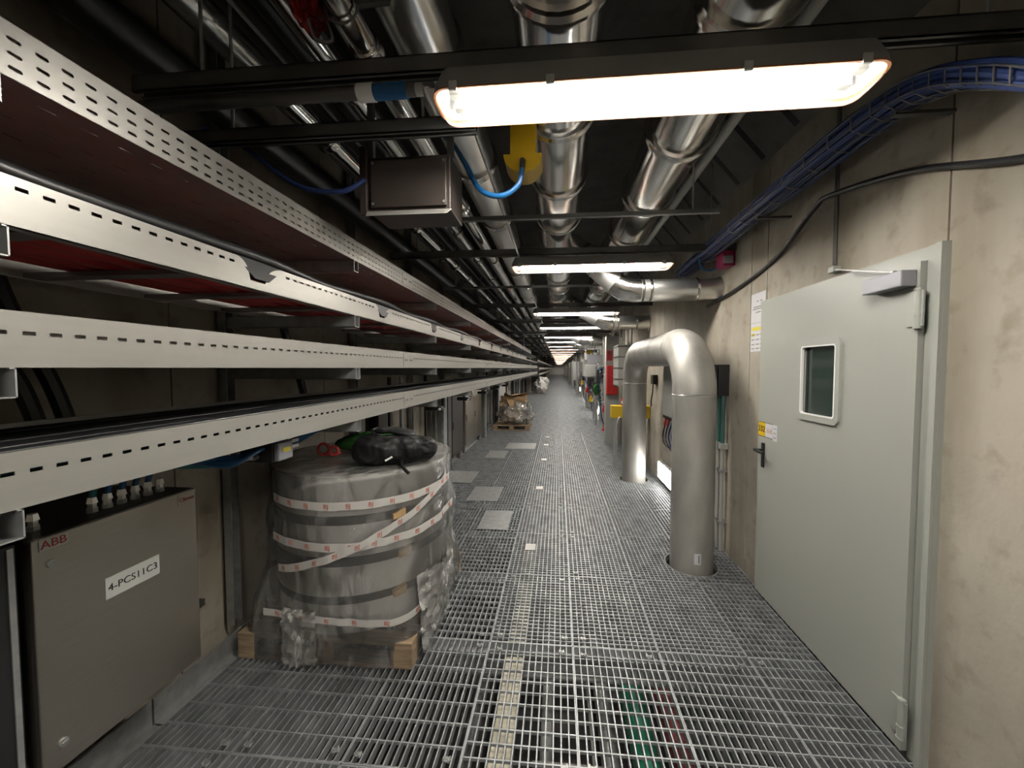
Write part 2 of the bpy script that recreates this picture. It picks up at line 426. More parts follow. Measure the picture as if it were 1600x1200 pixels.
def make_lamp(y, label, detail=True, tilt=0):
    t = thing('ceiling_lamp', label, 'lamp', ((XA+XB)/2, y, 2.44), 'fluorescent ceiling lamps')
    w = .085
    R = lambda d, z: rrect(XA+d, XB-d, y-w+d, y+w-d, max(.05-d*.6, .01), z)
    # opaque housing: outer shell, rim and hollow inside
    loft(MB(), [R(0, 2.470), R(0, 2.490), R(.022, 2.545), R(.03, 2.548)], cap1=True).build('housing', 'housing', t, True)
    loft(MB(), [R(0, 2.470), R(.010, 2.470), R(.022, 2.488), R(.030, 2.530)], cap1=True).build('reflector', 'white', t)
    loft(MB(), [R(-.003, 2.464), R(-.003, 2.4695), R(.004, 2.4695), R(.004, 2.464)], closed=True).build('gasket', 'orange', t)
    loft(MB(), [R(.004, 2.463), R(.008, 2.450), R(.022, 2.436)], cap1=True).build('cover', 'coverclear', t, True)
    for dy in (-.032, .032):
        MB().tube([(XA+.085, y+dy, 2.490), (XB-.085, y+dy, 2.490)], .013, 10).build('tube', 'tube', t, True)
        if detail:
            for xx in (XA+.05, XB-.085): MB().box(xx, xx+.035, y+dy-.015, y+dy+.015, 2.472, 2.522, .003).build('tube_holder', 'plate', t)
    if detail:
        for xx in (XA+.06, XA+.36, XB-.42, XB-.10):
            for sy in (-1, 1):
                MB().box(xx, xx+.026, y+sy*(w+.004)-.004, y+sy*(w+.004)+.004, 2.456, 2.484, .002).build('clip', 'plate', t)
    for xx in (XA+.3, XB-.3): MB().box(xx-.015, xx+.015, y-.02, y+.02, 2.545, 2.574).build('bracket', 'strut', t)
    return t
lamp_y = [1.285, 3.36, 6.17, 8.32, 10.88, 12.9, 15.6, 18.2, 21, 24, 27, 30, 34, 38, 43, 49, 56, 64, 73, 83, 92]
names = ['large fluorescent ceiling lamp nearest the camera, above the yellow housing'] + ['fluorescent ceiling lamp, %s in the row counted from the camera' % ORD[k] for k in range(1, 21)]
for k, y in enumerate(lamp_y): make_lamp(y, names[k], k < 3)
make_lamp(-1.25, 'fluorescent ceiling lamp behind the camera', False)
make_lamp(-3.6, 'fluorescent ceiling lamp farthest behind the camera', False)

# cross beams (slotted strut) carrying the lamps
def cross_beam(y, z, x0, x1, label, h=.055, d=.045):
    m = MB().box(x0, x1, y-d/2, y-d/2+.004, z, z+h).box(x0, x1, y+d/2-.004, y+d/2, z, z+h).box(x0, x1, y-d/2, y+d/2, z+h-.004, z+h)
    m.box(x0, x1, y-d/2, y-d/2+.013, z, z+.004).box(x0, x1, y+d/2-.013, y+d/2, z, z+.004)
    t = thing('cross_beam', label, 'beam', ((x0+x1)/2, y, z), 'steel cross beams under the ceiling')
    m.build('channel', 'strut', t)
    for xx in (x0+.25, x1-.2): MB().tube([(xx, y, z+h-.002), (xx, y, ZC)], .006, 6).build('hanger_rod', 'galv', t)
    return t
for k, y in enumerate(lamp_y[:12]):
    cross_beam(y+.005, 2.574, -1.5, XR, 'dark strut beam carrying the %s ceiling lamp from the camera' % ORD[k])
    if k == 0: cross_beam(y+.13, 2.46, -1.5, -.30, 'short dark strut beam beside the left end of the nearest lamp', .05)
for k, (y, x0, x1, z) in enumerate([(2.33, -1.0, .92, 2.50), (4.28, -1.3, .9, 2.50), (7.2, -1.3, .9, 2.5), (9.6, -1.3, .9, 2.5)]):
    t = thing('cross_rod', 'thin dark cross rod under the pipes, %s from the camera' % ORD[k], 'rod', ((x0+x1)/2, y, z), 'thin cross rods')
    MB().box(x0, x1, y-.012, y+.012, z-.012, z+.012).build('bar', 'strut', t)
    for xx in (x0+.15, x1-.15): MB().tube([(xx, y, z+.01), (xx, y, ZC)], .005, 6).build('hanger_rod', 'galv', t)

# ------------------------------------------------------------------ ceiling pipes
def bandsat(s, y0, n=14, step=1.15): return [y0+step*k+s for k in range(n)]
run('clad_pipe', 'alu2', -1.34, 2.93, .066, YB, 40, 'slim aluminium clad pipe high on the far left of the ceiling', bands=bandsat(.0, 1.02))
run('clad_pipe', 'alu', .0, 2.82, .16, YB, 40, 'wide aluminium clad pipe running down the middle of the ceiling', bands=bandsat(0, 1.2, 18, .62), n=28)
run('clad_pipe', 'alu', .62, 2.84, .165, YB, 40, 'wide aluminium clad pipe on the right, above the lamp end', bands=bandsat(0, 1.35, 16, .72), n=28)
run('clad_pipe', 'alu2', -.50, 2.84, .12, YB, 40, 'medium aluminium clad pipe left of the central pipe', bands=bandsat(0, 1.5, 16, .8), n=24)
run('clad_pipe', 'alu', -.66, 2.70, .042, YB, 40, 'thin bright clad pipe left of the medium pipe', bands=bandsat(0, 1.32, 14, 1.3))
run('clad_pipe', 'alu', -.93, 2.86, .05, YB, 40, 'thin bright clad pipe between the black pipes and the medium pipe', bands=bandsat(0, 1.7, 14, .9))
run('clad_pipe', 'alu', -1.17, 2.76, .045, 1.6, 40, 'thin bright clad pipe just right of the far left clad pipe', bands=bandsat(0, 1.9, 14, .6))
run('black_pipe', 'blackpipe', -1.10, 2.98, .05, YB, 40, 'black lagged pipe beside the far left clad pipe', n=16)
run('black_pipe', 'blackpipe', -.86, 3.0, .06, YB, 40, 'black lagged pipe between the slim clad pipes', n=16)
run('black_pipe', 'blackpipe', -1.56, 2.80, .08, YB, 40, 'thick black pipe over the highest cable tray', n=16)
run('pale_pipe', 'greypipe', .87, 2.84, .028, YB, 30, 'pale grey pipe right of the widest right hand clad pipe', n=12)
run('thin_conduit', 'galv', -.335, 2.55, .010, 1.45, 12, 'thin steel conduit hanging low left of the central pipe', 'conduit', 8)
run('thin_conduit', 'galv', -1.235, 2.98, .010, YB, 12, 'thin steel conduit between the far left clad pipe and the black pipe', 'conduit', 8)
run('thin_conduit', 'galv', -.76, 2.78, .010, YB, 12, 'thin steel conduit left of the thin bright clad pipe', 'conduit', 8)
# elbow dropping out of the right hand pipe
def branch(y, label, x0, x1, zt, zb, r, x00):
    t = thing('branch_duct', label, 'duct', (x0, y, zb), 'clad branch ducts to the right wall')
    p0, p1, p2 = Vector((x00, y, zt)), Vector((x0, y, zb)), Vector((x1, y, zb))
    d1 = (p1-p0).normalized()
    e0, e1 = p1-d1*.10, p1+Vector((.10, 0, 0)); em = (e0+e1)/2*.45+p1*.55
    MB().tube([p0, e0], r, 24).build('slanted_section', 'alu2', t, True)
    MB().tube([e0-d1*.004, e0, em, e1, e1+Vector((.05, 0, 0))], [r, r*1.01, r*1.04, r*1.01, r*1.0], 24, caps=False).build('elbow', 'alu', t, True)
    MB().tube([e1+Vector((.045, 0, 0)), p2], r*.94, 24).build('level_section', 'alu2', t, True)
    for f in (.2, .5): 
        q = p0.lerp(p1, f); d = (p1-p0).normalized()*.012
        MB().tube([q-d, q, q+d], [r+.002, r+.008, r+.002], 24).build('band', 'alu', t, True)
    for xx in (x0+.17, x0+.24, x1-.2):
        MB().tube([(xx-.012, y, zb), (xx, y, zb), (xx+.012, y, zb)], [r*.94, r*.94+.008, r*.94], 24).build('band', 'alu', t, True)
    MB().tube([(x1-.006, y, zb), (x1+.004, y, zb)], r*1.05, 24).build('wall_flange', 'alu', t, True)
branch(3.66, 'clad branch duct bending to the wall just behind the second lamp', .60, 1.45, 2.76, 2.315, .105, .12)
branch(6.36, 'clad branch duct bending to the wall behind the third lamp', .72, 1.45, 2.72, 2.335, .115, .1)
branch(11.1, 'clad branch duct bending to the wall behind the fifth lamp', .72, 1.45, 2.72, 2.36, .14, .1)
branch(13.4, 'clad branch duct bending to the wall, farthest from the camera', .72, 1.45, 2.72, 2.36, .14, .1)
# bare pipe with white and blue sleeve
t = thing('sleeved_pipe', 'dark cross pipe with white and blue sleeve left of the nearest lamp', 'pipe', (-.9, 1.245, 2.47))
MB().tube([(-1.5, 1.245, 2.50), (-.46, 1.245, 2.50)], .020, 14).build('pipe', 'strut', t, True)
MB().tube([(-.655, 1.245, 2.50), (-.60, 1.245, 2.50)], .027, 14).build('white_sleeve', 'white', t, True)
MB().tube([(-.60, 1.245, 2.50), (-.49, 1.245, 2.50)], .0245, 14).build('blue_sleeve', 'blue', t, True)
MB().tube([(-.49, 1.245, 2.50), (-.44, 1.245, 2.50)], .019, 14).build('end_fitting', 'cabinet', t, True)
# brown junction box hanging on the beam
t = thing('junction_box', 'dark brown steel box hanging from the beam left of the lamp', 'box', (-.635, 1.72, 2.26))
MB().box(-.815, -.455, 1.62, 1.82, 2.27, 2.50, .004).build('body', 'brown', t)
MB().box(-.80, -.47, 1.608, 1.621, 2.285, 2.485, .003).build('lid', 'brown', t)
MB().prism([(-.815, 1.60, 2.262), (-.445, 1.60, 2.262), (-.455, 1.56, 2.232), (-.80, 1.56, 2.232)], (0, .004, .006)).build('drip_lip', 'rail', t)
for x, z in [(-.79, 2.30), (-.48, 2.30), (-.79, 2.47), (-.48, 2.47)]:
    MB().tube([(x, 1.604, z), (x, 1.609, z)], .006, 8).build('screw', 'galv', t)
for x in (-.81, -.46): MB().box(x-.012, x+.012, 1.63, 1.655, 2.50, 2.80).build('hanger_strap', 'strut', t)
MB().box(-.845, -.815, 1.60, 1.63, 2.25, 2.54, .003).build('side_flange', 'brown', t)
# yellow housing with blue tail
t = thing('yellow_housing', 'yellow sensor housing with rounded end hanging below the lamp', 'housing', (-.157, 1.8, 2.44))
MB().box(-.215, -.10, 1.72, 1.82, 2.52, 2.685, .004).build('body', 'yellow', t)
arc = [(-.157+.084*math.cos(PI+PI*k/14), 1.70, 2.53+.078*math.sin(PI+PI*k/14)) for k in range(15)]
MB().prism(arc, (0, .12, 0)).build('rounded_cap', 'yellow', t)
MB().tube([(-.157, 1.701, 2.50), (-.157, 1.685, 2.495), (-.157, 1.675, 2.47), (-.157, 1.675, 2.455)], .012, 10).build('cable_gland', 'black', t, True)
for x in (-.205, -.115): MB().box(x-.006, x+.006, 1.75, 1.78, 2.68, 2.74).build('hanger', 'strut', t)
tag(MB().tube(bez([(-.157, 1.675, 2.457), (-.175, 1.675, 2.385), (-.25, 1.68, 2.345), (-.345, 1.70, 2.385), (-.42, 1.74, 2.52), (-.49, 1.79, 2.64), (-.54, 1.84, 2.70)]), .0115, 10).build('blue_cable', 'blue', None, True),
    'blue cable looping from the yellow housing to the brown box', 'cable')
tag(MB().tube(bez([(-.82, 1.60, 2.40), (-.92, 1.58, 2.345), (-1.1, 1.56, 2.37), (-1.28, 1.5, 2.50), (-1.42, 1.46, 2.56)]), .010, 10).build('blue_cable', 'bluedark', None, True),
    'dark blue cable sagging left from the brown box', 'cable')
# red foil wrapped valve
def lump(c, rad, seed, amp=.25, nu=26, nv=16, flat=None):
    def fn(u, v):
        a = 2*PI*u; b = PI*v; d = Vector((math.sin(b)*math.cos(a), math.sin(b)*math.sin(a), math.cos(b)))
        k = 1+amp*mnoise.noise(d*2.2+Vector((seed, 0, 0)))+amp*.5*mnoise.noise(d*5+Vector((0, seed, 0)))
        p = Vector(c)+Vector((d.x*rad[0], d.y*rad[1], d.z*rad[2]))*k
        if flat is not None: p.z = max(p.z, flat)
        return p
    return MB().grid(fn, nu, nv, True)
t = thing('wrapped_valve', 'valve wrapped in crinkled dark red foil above the left beam', 'valve', (-.78, 1.18, 2.62))
lump((-.80, 1.20, 2.80), (.062, .10, .10), 3, .35).build('foil', 'redfoil', t, True)
MB().tube(bez([(-.80, 1.20, 2.72), (-.79, 1.23, 2.67), (-.74, 1.24, 2.67), (-.74, 1.22, 2.71)]), .006, 10).build('hook', 'strut', t, True)
MB().tube([(-.80, 1.2, 2.86), (-.80, 1.2, ZC)], .006, 6).build('hanger_rod', 'galv', t)
# clamp bracket on the thin bright pipe
t = thing('pipe_clamp', 'small steel clamp bracket on the thin bright pipe above the beam', 'clamp', (-.6, 1.18, 2.70))
MB().tube([(-.66+.052*math.cos(a), 1.16, 2.70+.052*math.sin(a)) for a in [2*PI*k/20 for k in range(20)]], .004, 6, closed=True).build('ring', 'strut', t, True)
MB().box(-.61, -.50, 1.152, 1.168, 2.694, 2.706).build('arm', 'strut', t)
MB().tube([(-.50, 1.16, 2.68), (-.50, 1.16, ZC)], .008, 8).build('threaded_rod', 'galv', t)

# ------------------------------------------------------------------ cable trays on the left
XF = -1.10
def slotted(mb, y0, y1, z0, z1, rows, pitch, sl, sh, x=XF, th=.0025, rounded=True, stagger=False, horiz=False):
    """sheet in the plane x (or z when horiz) with rows of real slots, two skins and slot walls"""
    zs = []; lo = z0
    for i, r in enumerate(rows):
        hi = z1 if i == len(rows)-1 else (r+rows[i+1])/2
        zs.append((lo, hi, r)); lo = hi
    def P(y, z, d): return (z, y, x+d) if horiz else (x+d, y, z)
    n = int((y1-y0)/pitch)
    for ri, (lo, hi, rc) in enumerate(zs):
        ph = pitch/2 if (stagger and ri % 2) else 0
        for k in range(n+1):
            a = y0+pitch*k-ph; b = a+pitch
            a = max(a, y0); b = min(b, y1)
            if b-a < 1e-4: continue
            if b-a < sl+.004:
                mb.add([P(a, lo, 0), P(b, lo, 0), P(b, hi, 0), P(a, hi, 0), P(a, lo, -th), P(b, lo, -th), P(b, hi, -th), P(a, hi, -th)], [(0, 1, 2, 3), (7, 6, 5, 4)]); continue
            c = (a+b)/2; s, h = sl/2, sh/2; q = h*.75 if rounded else h*.25
            hole = [(c-s, rc-h+q), (c-s+q, rc-h), (c+s-q, rc-h), (c+s, rc-h+q), (c+s, rc+h-q), (c+s-q, rc+h), (c-s+q, rc+h), (c-s, rc+h-q)]
            out = [(a, lo), (b, lo), (b, hi), (a, hi)]
            for d in (0, -th): pass
            vs = [P(*p, 0) for p in hole+out]+[P(*p, -th) for p in hole+out]
            F = [(8, 9, 2, 1), (9, 3, 2), (9, 10, 4, 3), (10, 5, 4), (10, 11, 6, 5), (11, 7, 6), (11, 8, 0, 7), (8, 1, 0)]
            fs = F+[tuple(i+12 for i in f[::-1]) for f in F]+[(i, (i+1) % 8, (i+1) % 8+12, i+12) for i in range(8)]
            mb.add(vs, fs)
    return mb
def tray(zb, zt, y0, y1, rows, label, depth=.60, stagger=False, rounded=True, sl=.021, sh=.0085, bottom=True):
    t = thing('cable_tray', label, 'cable tray', (XF-depth/2, (y0+y1)/2, zb), 'cable trays on the left wall')
    m = slotted(MB(), y0, y1, zb, zt, rows, .043, sl, sh, stagger=stagger, rounded=rounded)
    m.box(XF-.014, XF, y0, y1, zt, zt+.0025)
    m.build('front_rail', 'rail', t)
    MB().box(XF-depth, XF-depth+.003, y0, y1, zb, zt).box(XF-depth, XF-depth+.014, y0, y1, zt, zt+.0025).build('rear_rail', 'rail', t)
    if bottom == 'slots':
        m = slotted(MB(), y0, 7.0, XF-depth+.003, XF-.003, [XF-.50, XF-.40, XF-.28, XF-.18, XF-.06], .08, .035, .006, x=zb+.0025, rounded=False, horiz=True)
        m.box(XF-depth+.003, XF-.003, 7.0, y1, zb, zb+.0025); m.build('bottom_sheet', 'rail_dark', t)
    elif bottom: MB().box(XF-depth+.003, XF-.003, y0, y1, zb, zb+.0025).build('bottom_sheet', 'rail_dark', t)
    # joint plates with bolts
    for yj in (2.75, 5.9, 9.0):
        MB().box(XF+.0002, XF+.0022, yj-.09, yj+.09, zb+.01, zt-.008).build('joint_plate', 'rail', t)
        for d in (-.06, -.03, .03, .06): MB().tube([(XF+.002, yj+d, (zb+zt)/2), (XF+.008, yj+d, (zb+zt)/2)], .006, 6).build('bolt', 'galv', t)
    return t
tray(2.184, 2.292, -.6, 15.7, [2.205, 2.233, 2.262], 'topmost zinc cable tray with three rows of slots', stagger=False, bottom='slots', sl=.0225, sh=.0075)
tray(1.601, 1.714, -.6, 20.5, [1.672], 'third zinc cable tray from the top, at eye level', rounded=False)
t4 = tray(1.311, 1.427, -.6, 20.5, [1.386], 'lowest zinc cable tray, holding black cables above the cabinet', rounded=False)
# tray two: a ladder with bowed wing plates
t = thing('cable_ladder', 'second cable tray from the top with bowed front plates and red cables', 'cable tray', (XF-.21, 8, 1.885), 'cable trays on the left wall')
MB().box(XF-.003, XF, -.6, 20.5, 1.885, 1.915).box(XF-.03, XF, -.6, 20.5, 1.885, 1.8875).build('front_rail', 'rail', t)
MB().box(XF-.60, XF-.597, -.6, 20.5, 1.885, 1.988).build('rear_rail', 'rail', t)
segs = [(-.6, 1.30)]+[(1.37+1.0*k, 1.37+1.0*k+.93) for k in range(12)]
for a, b in segs:
    bow = lambda y, z: XF+.028*math.sin(PI*min(1, max(0, (z-1.90)/.09)))*(1 if True else 0)
    m = MB(); c0 = a+.10 if a > 0 else a
    slotted(m, c0, b-.06, 1.915, 1.988, [1.965], .043, .021, .0085, rounded=False)
    def wing(ya, yb):                            # concave end tapering from full height down to the rail
        n = 8; pts = [(XF, ya+(yb-ya)*k/n, 1.915+.073*math.sqrt(max(0, 1-(k/n)**2))) for k in range(n+1)]
        m.prism([(XF, ya, 1.915)]+pts, (-.0025, 0, 0))
    wing(b-.06, b)
    if a > 0: wing(c0, a)
    m.build('wing_plate', 'rail', t)
for k in range(34): 
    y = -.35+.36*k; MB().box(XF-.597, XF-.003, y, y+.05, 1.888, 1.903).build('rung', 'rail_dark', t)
# red flat cables on the ladder
for k, x in enumerate((-1.155, -1.225, -1.295, -1.40, -1.47, -1.54)):
    m = MB().tube([(x, -.6, 1.9375), (x, 9, 1.9375)], .034, 12)
    tag(m.build('red_cable', 'redsheath', None, True), 'red cable lying in the second tray from the top', 'cable', 'red cables in the second tray')
# thick black cable riding over the wing plates
pts = []
for k in range(60):
    y = -.6+.34*k; pts.append((XF-.035+.006*math.sin(y*3), y, 2.012-.010*math.cos((y-.85)*2*PI)))
tag(MB().tube(bez(pts, 4), .019, 14).build('power_cable', 'rubber', None, True), 'thick black cable draped along the front of the second tray', 'cable')
for k, y in enumerate((1.335, 2.335, 3.335, 4.335)):
    m = MB().prism([(XF-.055, y-.10, 1.992), (XF-.055, y+.14, 1.992), (XF-.045, y+.05, 1.925), (XF-.045, y-.02, 1.925)], (.05, 0, 0))
    tag(m.build('cable_cleat', 'black'), 'black cleat under the thick cable, %s gap from the camera' % ORD[k], 'cleat', 'black cable cleats')
# black cables filling the lowest tray
for k in range(12):
    x = XF-.03-.044*k; pts = [(x+.006*math.sin(k*2+j*.9), -.6+1.1*j, 1.352+.045+.004*math.sin(k*1.7+j)) for j in range(20)]
    tag(MB().tube(bez(pts, 3), .0205, 8).build('black_cable', 'rubber', None, True), 'black cable packed side by side in the lowest tray', 'cable', 'black cables in the lowest tray')
for k in range(8):
    x = XF-.055-.046*k; pts = [(x, -.6+2*j, 1.338+.002*math.sin(k+j)) for j in range(11)]
    tag(MB().tube(pts, .022, 8).build('bottom_cable', 'teal' if k < 2 else 'rubber', None, True),
        'teal cable showing through the slots of the lowest tray' if k < 2 else 'black cable under the others in the lowest tray', 'cable', 'teal cables in the lowest tray' if k < 2 else 'bottom layer of cables in the lowest tray')
# hidden trays still carry cables seen through slots and from below
for k in range(4):
    tag(MB().tube([(XF-.06-.08*k, -.6, 2.2095), (XF-.06-.08*k, 15, 2.2095)], .0225, 8).build('top_cable', ['bluedark', 'redsheath', 'rubber', 'rubber'][k], None, True),
        ['dark blue cable glimpsed through the slots of the topmost tray', 'red cable glimpsed through the slots of the topmost tray', 'black cable lying deep in the topmost tray', 'black cable lying deep in the topmost tray'][k], 'cable', None if k < 2 else 'black cables in the topmost tray')
for k in range(3):
    tag(MB().tube([(XF-.05-.1*k, -.6, 1.6265), (XF-.05-.1*k, 20, 1.6265)], .022, 8).build('middle_cable', 'bluedark' if k == 0 else 'rubber', None, True),
        'dark blue cable behind the slots of the eye level tray' if k == 0 else 'black cable inside the eye level tray', 'cable', None if k == 0 else 'black cables in the eye level tray')
for k, (ya_, yb_, z0, z1, lb) in enumerate([(.98, 1.14, 1.40, 1.90, 'nearest black cable dropping behind the eye level tray'), (1.07, 1.22, 1.40, 1.92, 'second black cable dropping behind the eye level tray'), (2.35, 2.50, 1.40, 1.9, 'third black cable dropping behind the eye level tray')]):
    tag(MB().tube(bez([(-1.78, ya_, z1), (-1.76, ya_+.03, z1-.15), (-1.75, yb_-.04, z0+.15), (-1.73, yb_, z0-.05)]), .024, 8).build('drop_cable', 'rubber', None, True), lb, 'cable')
# trays that carry on beyond the end of the near ones
for k, (z, x) in enumerate([(1.52, -1.02), (1.20, -1.02), (1.95, -1.10)]):
    t = thing('far_tray', ['middle', 'lowest', 'highest'][k]+' of the three distant trays beyond the end of the near trays', 'cable tray', (x-.25, 38, z))
    MB().box(x-.003, x, 20.7, 70, z, z+.11).build('front_rail', 'rail', t); MB().box(x-.5, x-.003, 20.7, 70, z, z+.003).build('bottom_sheet', 'rail_dark', t)
    for y in range(22, 70, 4): MB().box(-1.91, x, y, y+.05, z-.06, z-.001).build('arm', 'galv', t)
# uprights with cantilever arms
def upright(y, label):
    t = thing('tray_upright', label, 'support post', (-1.87, y, .12), 'uprights carrying the cable trays')
    MB().box(-1.90, -1.85, y-.03, y-.025, .12, ZC).box(-1.90, -1.85, y+.025, y+.03, .12, ZC).box(-1.90, -1.895, y-.03, y+.03, .12, ZC).build('post', 'galv', t)
    for zb in (2.184, 1.885, 1.601, 1.311):
        h = .062
        m = MB().box(-1.85, XF+.004, y-.022, y-.019, zb-h, zb).box(-1.85, XF+.004, y+.019, y+.022, zb-h, zb).box(-1.85, XF+.004, y-.022, y+.022, zb-h, zb-h+.003)
        m.box(-1.85, XF+.004, y-.022, y-.012, zb-.003, zb).box(-1.85, XF+.004, y+.012, y+.022, zb-.003, zb)
        a = m.build('arm', 'galv', t)
        MB().tube([(XF-.05, y+.02, zb-.03), (XF-.05, y+.04, zb-.03)], .007, 6).build('bolt', 'galv', a)
for k in range(15): upright(.665+1.36*k, '%s upright from the camera with arms under the cable trays' % ORD[k])
# steel columns in front of the left wall, below the trays
for k, (y0, y1, mt) in enumerate([(3.42, 3.60, 'brown'), (5.45, 5.62, 'galv'), (5.68, 5.86, 'strut'), (8.66, 8.86, 'galv'), (10.6, 10.8, 'strut'), (12.5, 12.7, 'galv'), (14.5, 14.7, 'strut'), (16.5, 16.7, 'galv'), (18.5, 18.7, 'strut')]):
    m = MB().box(-1.79, -1.76, y0, y1, 0, 1.25).box(-1.76, -1.69, (y0+y1)/2-.008, (y0+y1)/2+.008, 0, 1.25).box(-1.69, -1.66, y0, y1, 0, 1.25)
    tag(m.build('steel_column', mt), '%s short steel column from the camera, under the lowest tray' % ORD[k], 'column', 'steel columns under the trays')
# stainless cabinets further along the left side
def far_cabinet(y0, y1, x, z1, mt, label, n):
    t = thing('wall_cabinet', label, 'cabinet', (-1.75, (y0+y1)/2, .0))
    MB().box(-1.80, x, y0, y1, .13, z1, .006).build('body', mt, t)
    w = (y1-y0)/n
    for k in range(n):
        d = MB().box(x+.001, x+.012, y0+w*k+.01, y0+w*(k+1)-.01, .15, z1-.02, .003).build('door', mt, t)
        MB().box(x+.012, x+.022, y0+w*k+.04, y0+w*k+.055, .6, .72, .003).build('handle', 'black', d)
    for y in (y0+.03, y1-.09): MB().box(-1.79, x-.03, y, y+.06, 0, .13).build('foot', 'strut', t)
far_cabinet(7.0, 8.45, -1.72, 1.22, 'steel', 'glossy stainless cabinet on the left before the cardboard pallet', 2)
far_cabinet(6.0, 6.72, -1.70, 1.20, 'brown', 'dark brown cabinet on the left beside the glossy one', 1)
far_cabinet(10.9, 12.3, -1.70, 1.2, 'steel', 'stainless cabinet on the left behind the cardboard pallet', 2)
for k, (y, x) in enumerate([(4.05, -1.84), (4.32, -1.82), (5.2, -1.84), (9.2, -1.78), (9.45, -1.78), (10.2, -1.78), (13.2, -1.75), (15.2, -1.75), (17.3, -1.75)]):
    tag(MB().tube([(x, y, -.03), (x, y, 1.5)], .022, 10).build('wall_tube', 'blackpipe' if k % 2 == 0 else 'galv', None, True), '%s vertical tube from the camera on the left wall' % ORD[k], 'pipe', 'vertical tubes on the left wall')
# small black fittings hung under the lowest tray
def fitting(y, label):
    t = thing('hanging_fitting', label, 'fitting', (-1.24, y, 1.17), 'black fittings under the lowest tray')
    MB().box(-1.33, -1.16, y-.05, y+.05, 1.172, 1.215, .012).build('body', 'black', t)
    MB().box(-1.19, -1.16, y+.05, y+.10, 1.19, 1.311, .004).build('bracket', 'black', t)
    MB().tube([(-1.175, y-.051, 1.19), (-1.175, y-.065, 1.19)], .012, 8).build('lens', 'plate', t)
for k, y in enumerate((3.78, 5.0, 6.3, 7.5, 8.9)): fitting(y, '%s black fitting from the camera hung under the lowest tray' % ORD[k])

# ------------------------------------------------------------------ near left cabinet
XC = -1.5
t = thing('control_cabinet', 'brushed steel cabinet with white number label at the lower left', 'cabinet', (-1.70, 1.2, .37))
MB().box(XL+.005, XC-.022, .955, 1.445, .39, 1.095, .004).build('body', 'steel', t)
MB().box(XL+.004, XC-.021, .948, 1.452, 1.095, 1.103).build('top_plate', 'black', t)
dr = MB().box(XC-.02, XC, .95, 1.452, .38, 1.103, .004).build('door', 'steel', t)
for y, z in ((.992, 1.02), (.998, .46)):
    MB().tube([(XC, y, z), (XC+.006, y, z)], .012, 16).box(XC+.006, XC+.008, y-.008, y+.008, z-.002, z+.002).build('lock', 'galv', dr, True)
FX = lambda y, z, a=0: Matrix.Translation((XC+.0022, y, z)) @ Matrix(((0, 0, 1, 0), (1, 0, 0, 0), (0, 1, 0, 0), (0, 0, 0, 1))) @ Matrix.Rotation(a, 4, 'Z')
def sticker(y0, y1, z0, z1, body, size, pm, im, name, par, x=XC):
    o = MB().box(x+.0004, x+.0018, y0, y1, z0, z1).build(name, pm, par)
    if body:
        m = MB(); text(m, body, size, FX((y0+y1)/2, (z0+z1)/2-.001)); m.build('lettering', im, o)
    return o
sticker(.965, 1.032, 1.065, 1.098, 'ABB', .034, 'plate', 'red_ink', 'maker_sticker', dr)
sticker(1.122, 1.295, .826, .898, '4-PCS11C3', .034, 'plate', 'ink', 'number_plate', dr)
sticker(1.375, 1.446, 1.052, 1.094, 'Climax', .022, 'steel', 'red_ink', 'small_sticker', dr)
for k, y in enumerate((1.02, 1.17, 1.215, 1.26, 1.305, 1.35, 1.395)):
    g = MB().tube([(-1.60, y, 1.103), (-1.60, y, 1.118), (-1.60, y, 1.118), (-1.60, y, 1.135), (-1.60, y, 1.135), (-1.60, y, 1.155)], [.015, .015, .012, .012, .016, .012], 6).build('cable_gland', 'alu2', t)
t = thing('dark_cabinet', 'dark cabinet cut off by the left edge beside the steel cabinet', 'cabinet', (-1.7, .6, .3))
MB().box(XL+.005, XC-.03, .30, .905, .34, 1.10, .004).build('body', 'black', t)
MB().box(XC-.03, XC-.01, .30, .925, .33, 1.108, .004).build('door', 'blackpipe', t)
MB().box(XC-.01, XC-.006, .905, .918, .34, 1.10).build('door_edge', 'galv', t)
for y in (1.0, 1.36): tag(MB().box(XL+.002, -1.72, y, y+.05, .30, .39).build('cabinet_bracket', 'strut'), 'dark bracket under the %s end of the steel cabinet' % ('near' if y < 1.2 else 'far'), 'bracket')
tag(MB().box(XL+.002, XL+.03, 1.45, 1.86, .325, .335).box(XL+.02, XL+.03, 1.45, 1.86, .335, .36).box(XL+.002, XL+.012, 1.45, 1.86, .335, .36).build('wall_rail', 'strut'), 'short slotted rail on the wall beside the steel cabinet', 'rail')
# blue cables and a small terminal box under the lowest tray
for k in range(5):
    x = -1.34+.022*k; z = 1.222+.014*(k % 3)
    tag(MB().tube(bez([(-1.60, 1.17+.045*k, 1.15), (-1.58, 1.18+.045*k, 1.205), (-1.5+.01*k, 1.24+.03*k, 1.24+.005*k), (x, 1.36, z), (x+.02, 1.46, 1.225+.008*k), (-1.29+.01*k, 1.515, 1.232+.006*k)]), .0095, 8).build('blue_cable', 'teal' if k == 0 else 'blue', None, True),
        'blue cable bunched over the steel cabinet glands' if k != 0 else 'teal cable bunched with the blue ones over the cabinet', 'cable', 'blue cables over the steel cabinet' if k != 0 else None)
t = thing('terminal_box', 'small black and grey terminal box under the lowest tray', 'box', (-1.26, 1.58, 1.19))
MB().box(-1.36, -1.21, 1.52, 1.62, 1.195, 1.300, .004).build('body', 'black', t)
MB().box(-1.209, -1.185, 1.525, 1.615, 1.20, 1.28, .006).build('cover', 'closer', t)
MB().box(-1.1849, -1.1835, 1.55, 1.595, 1.235, 1.255).build('yellow_label', 'yellow_ink', t)
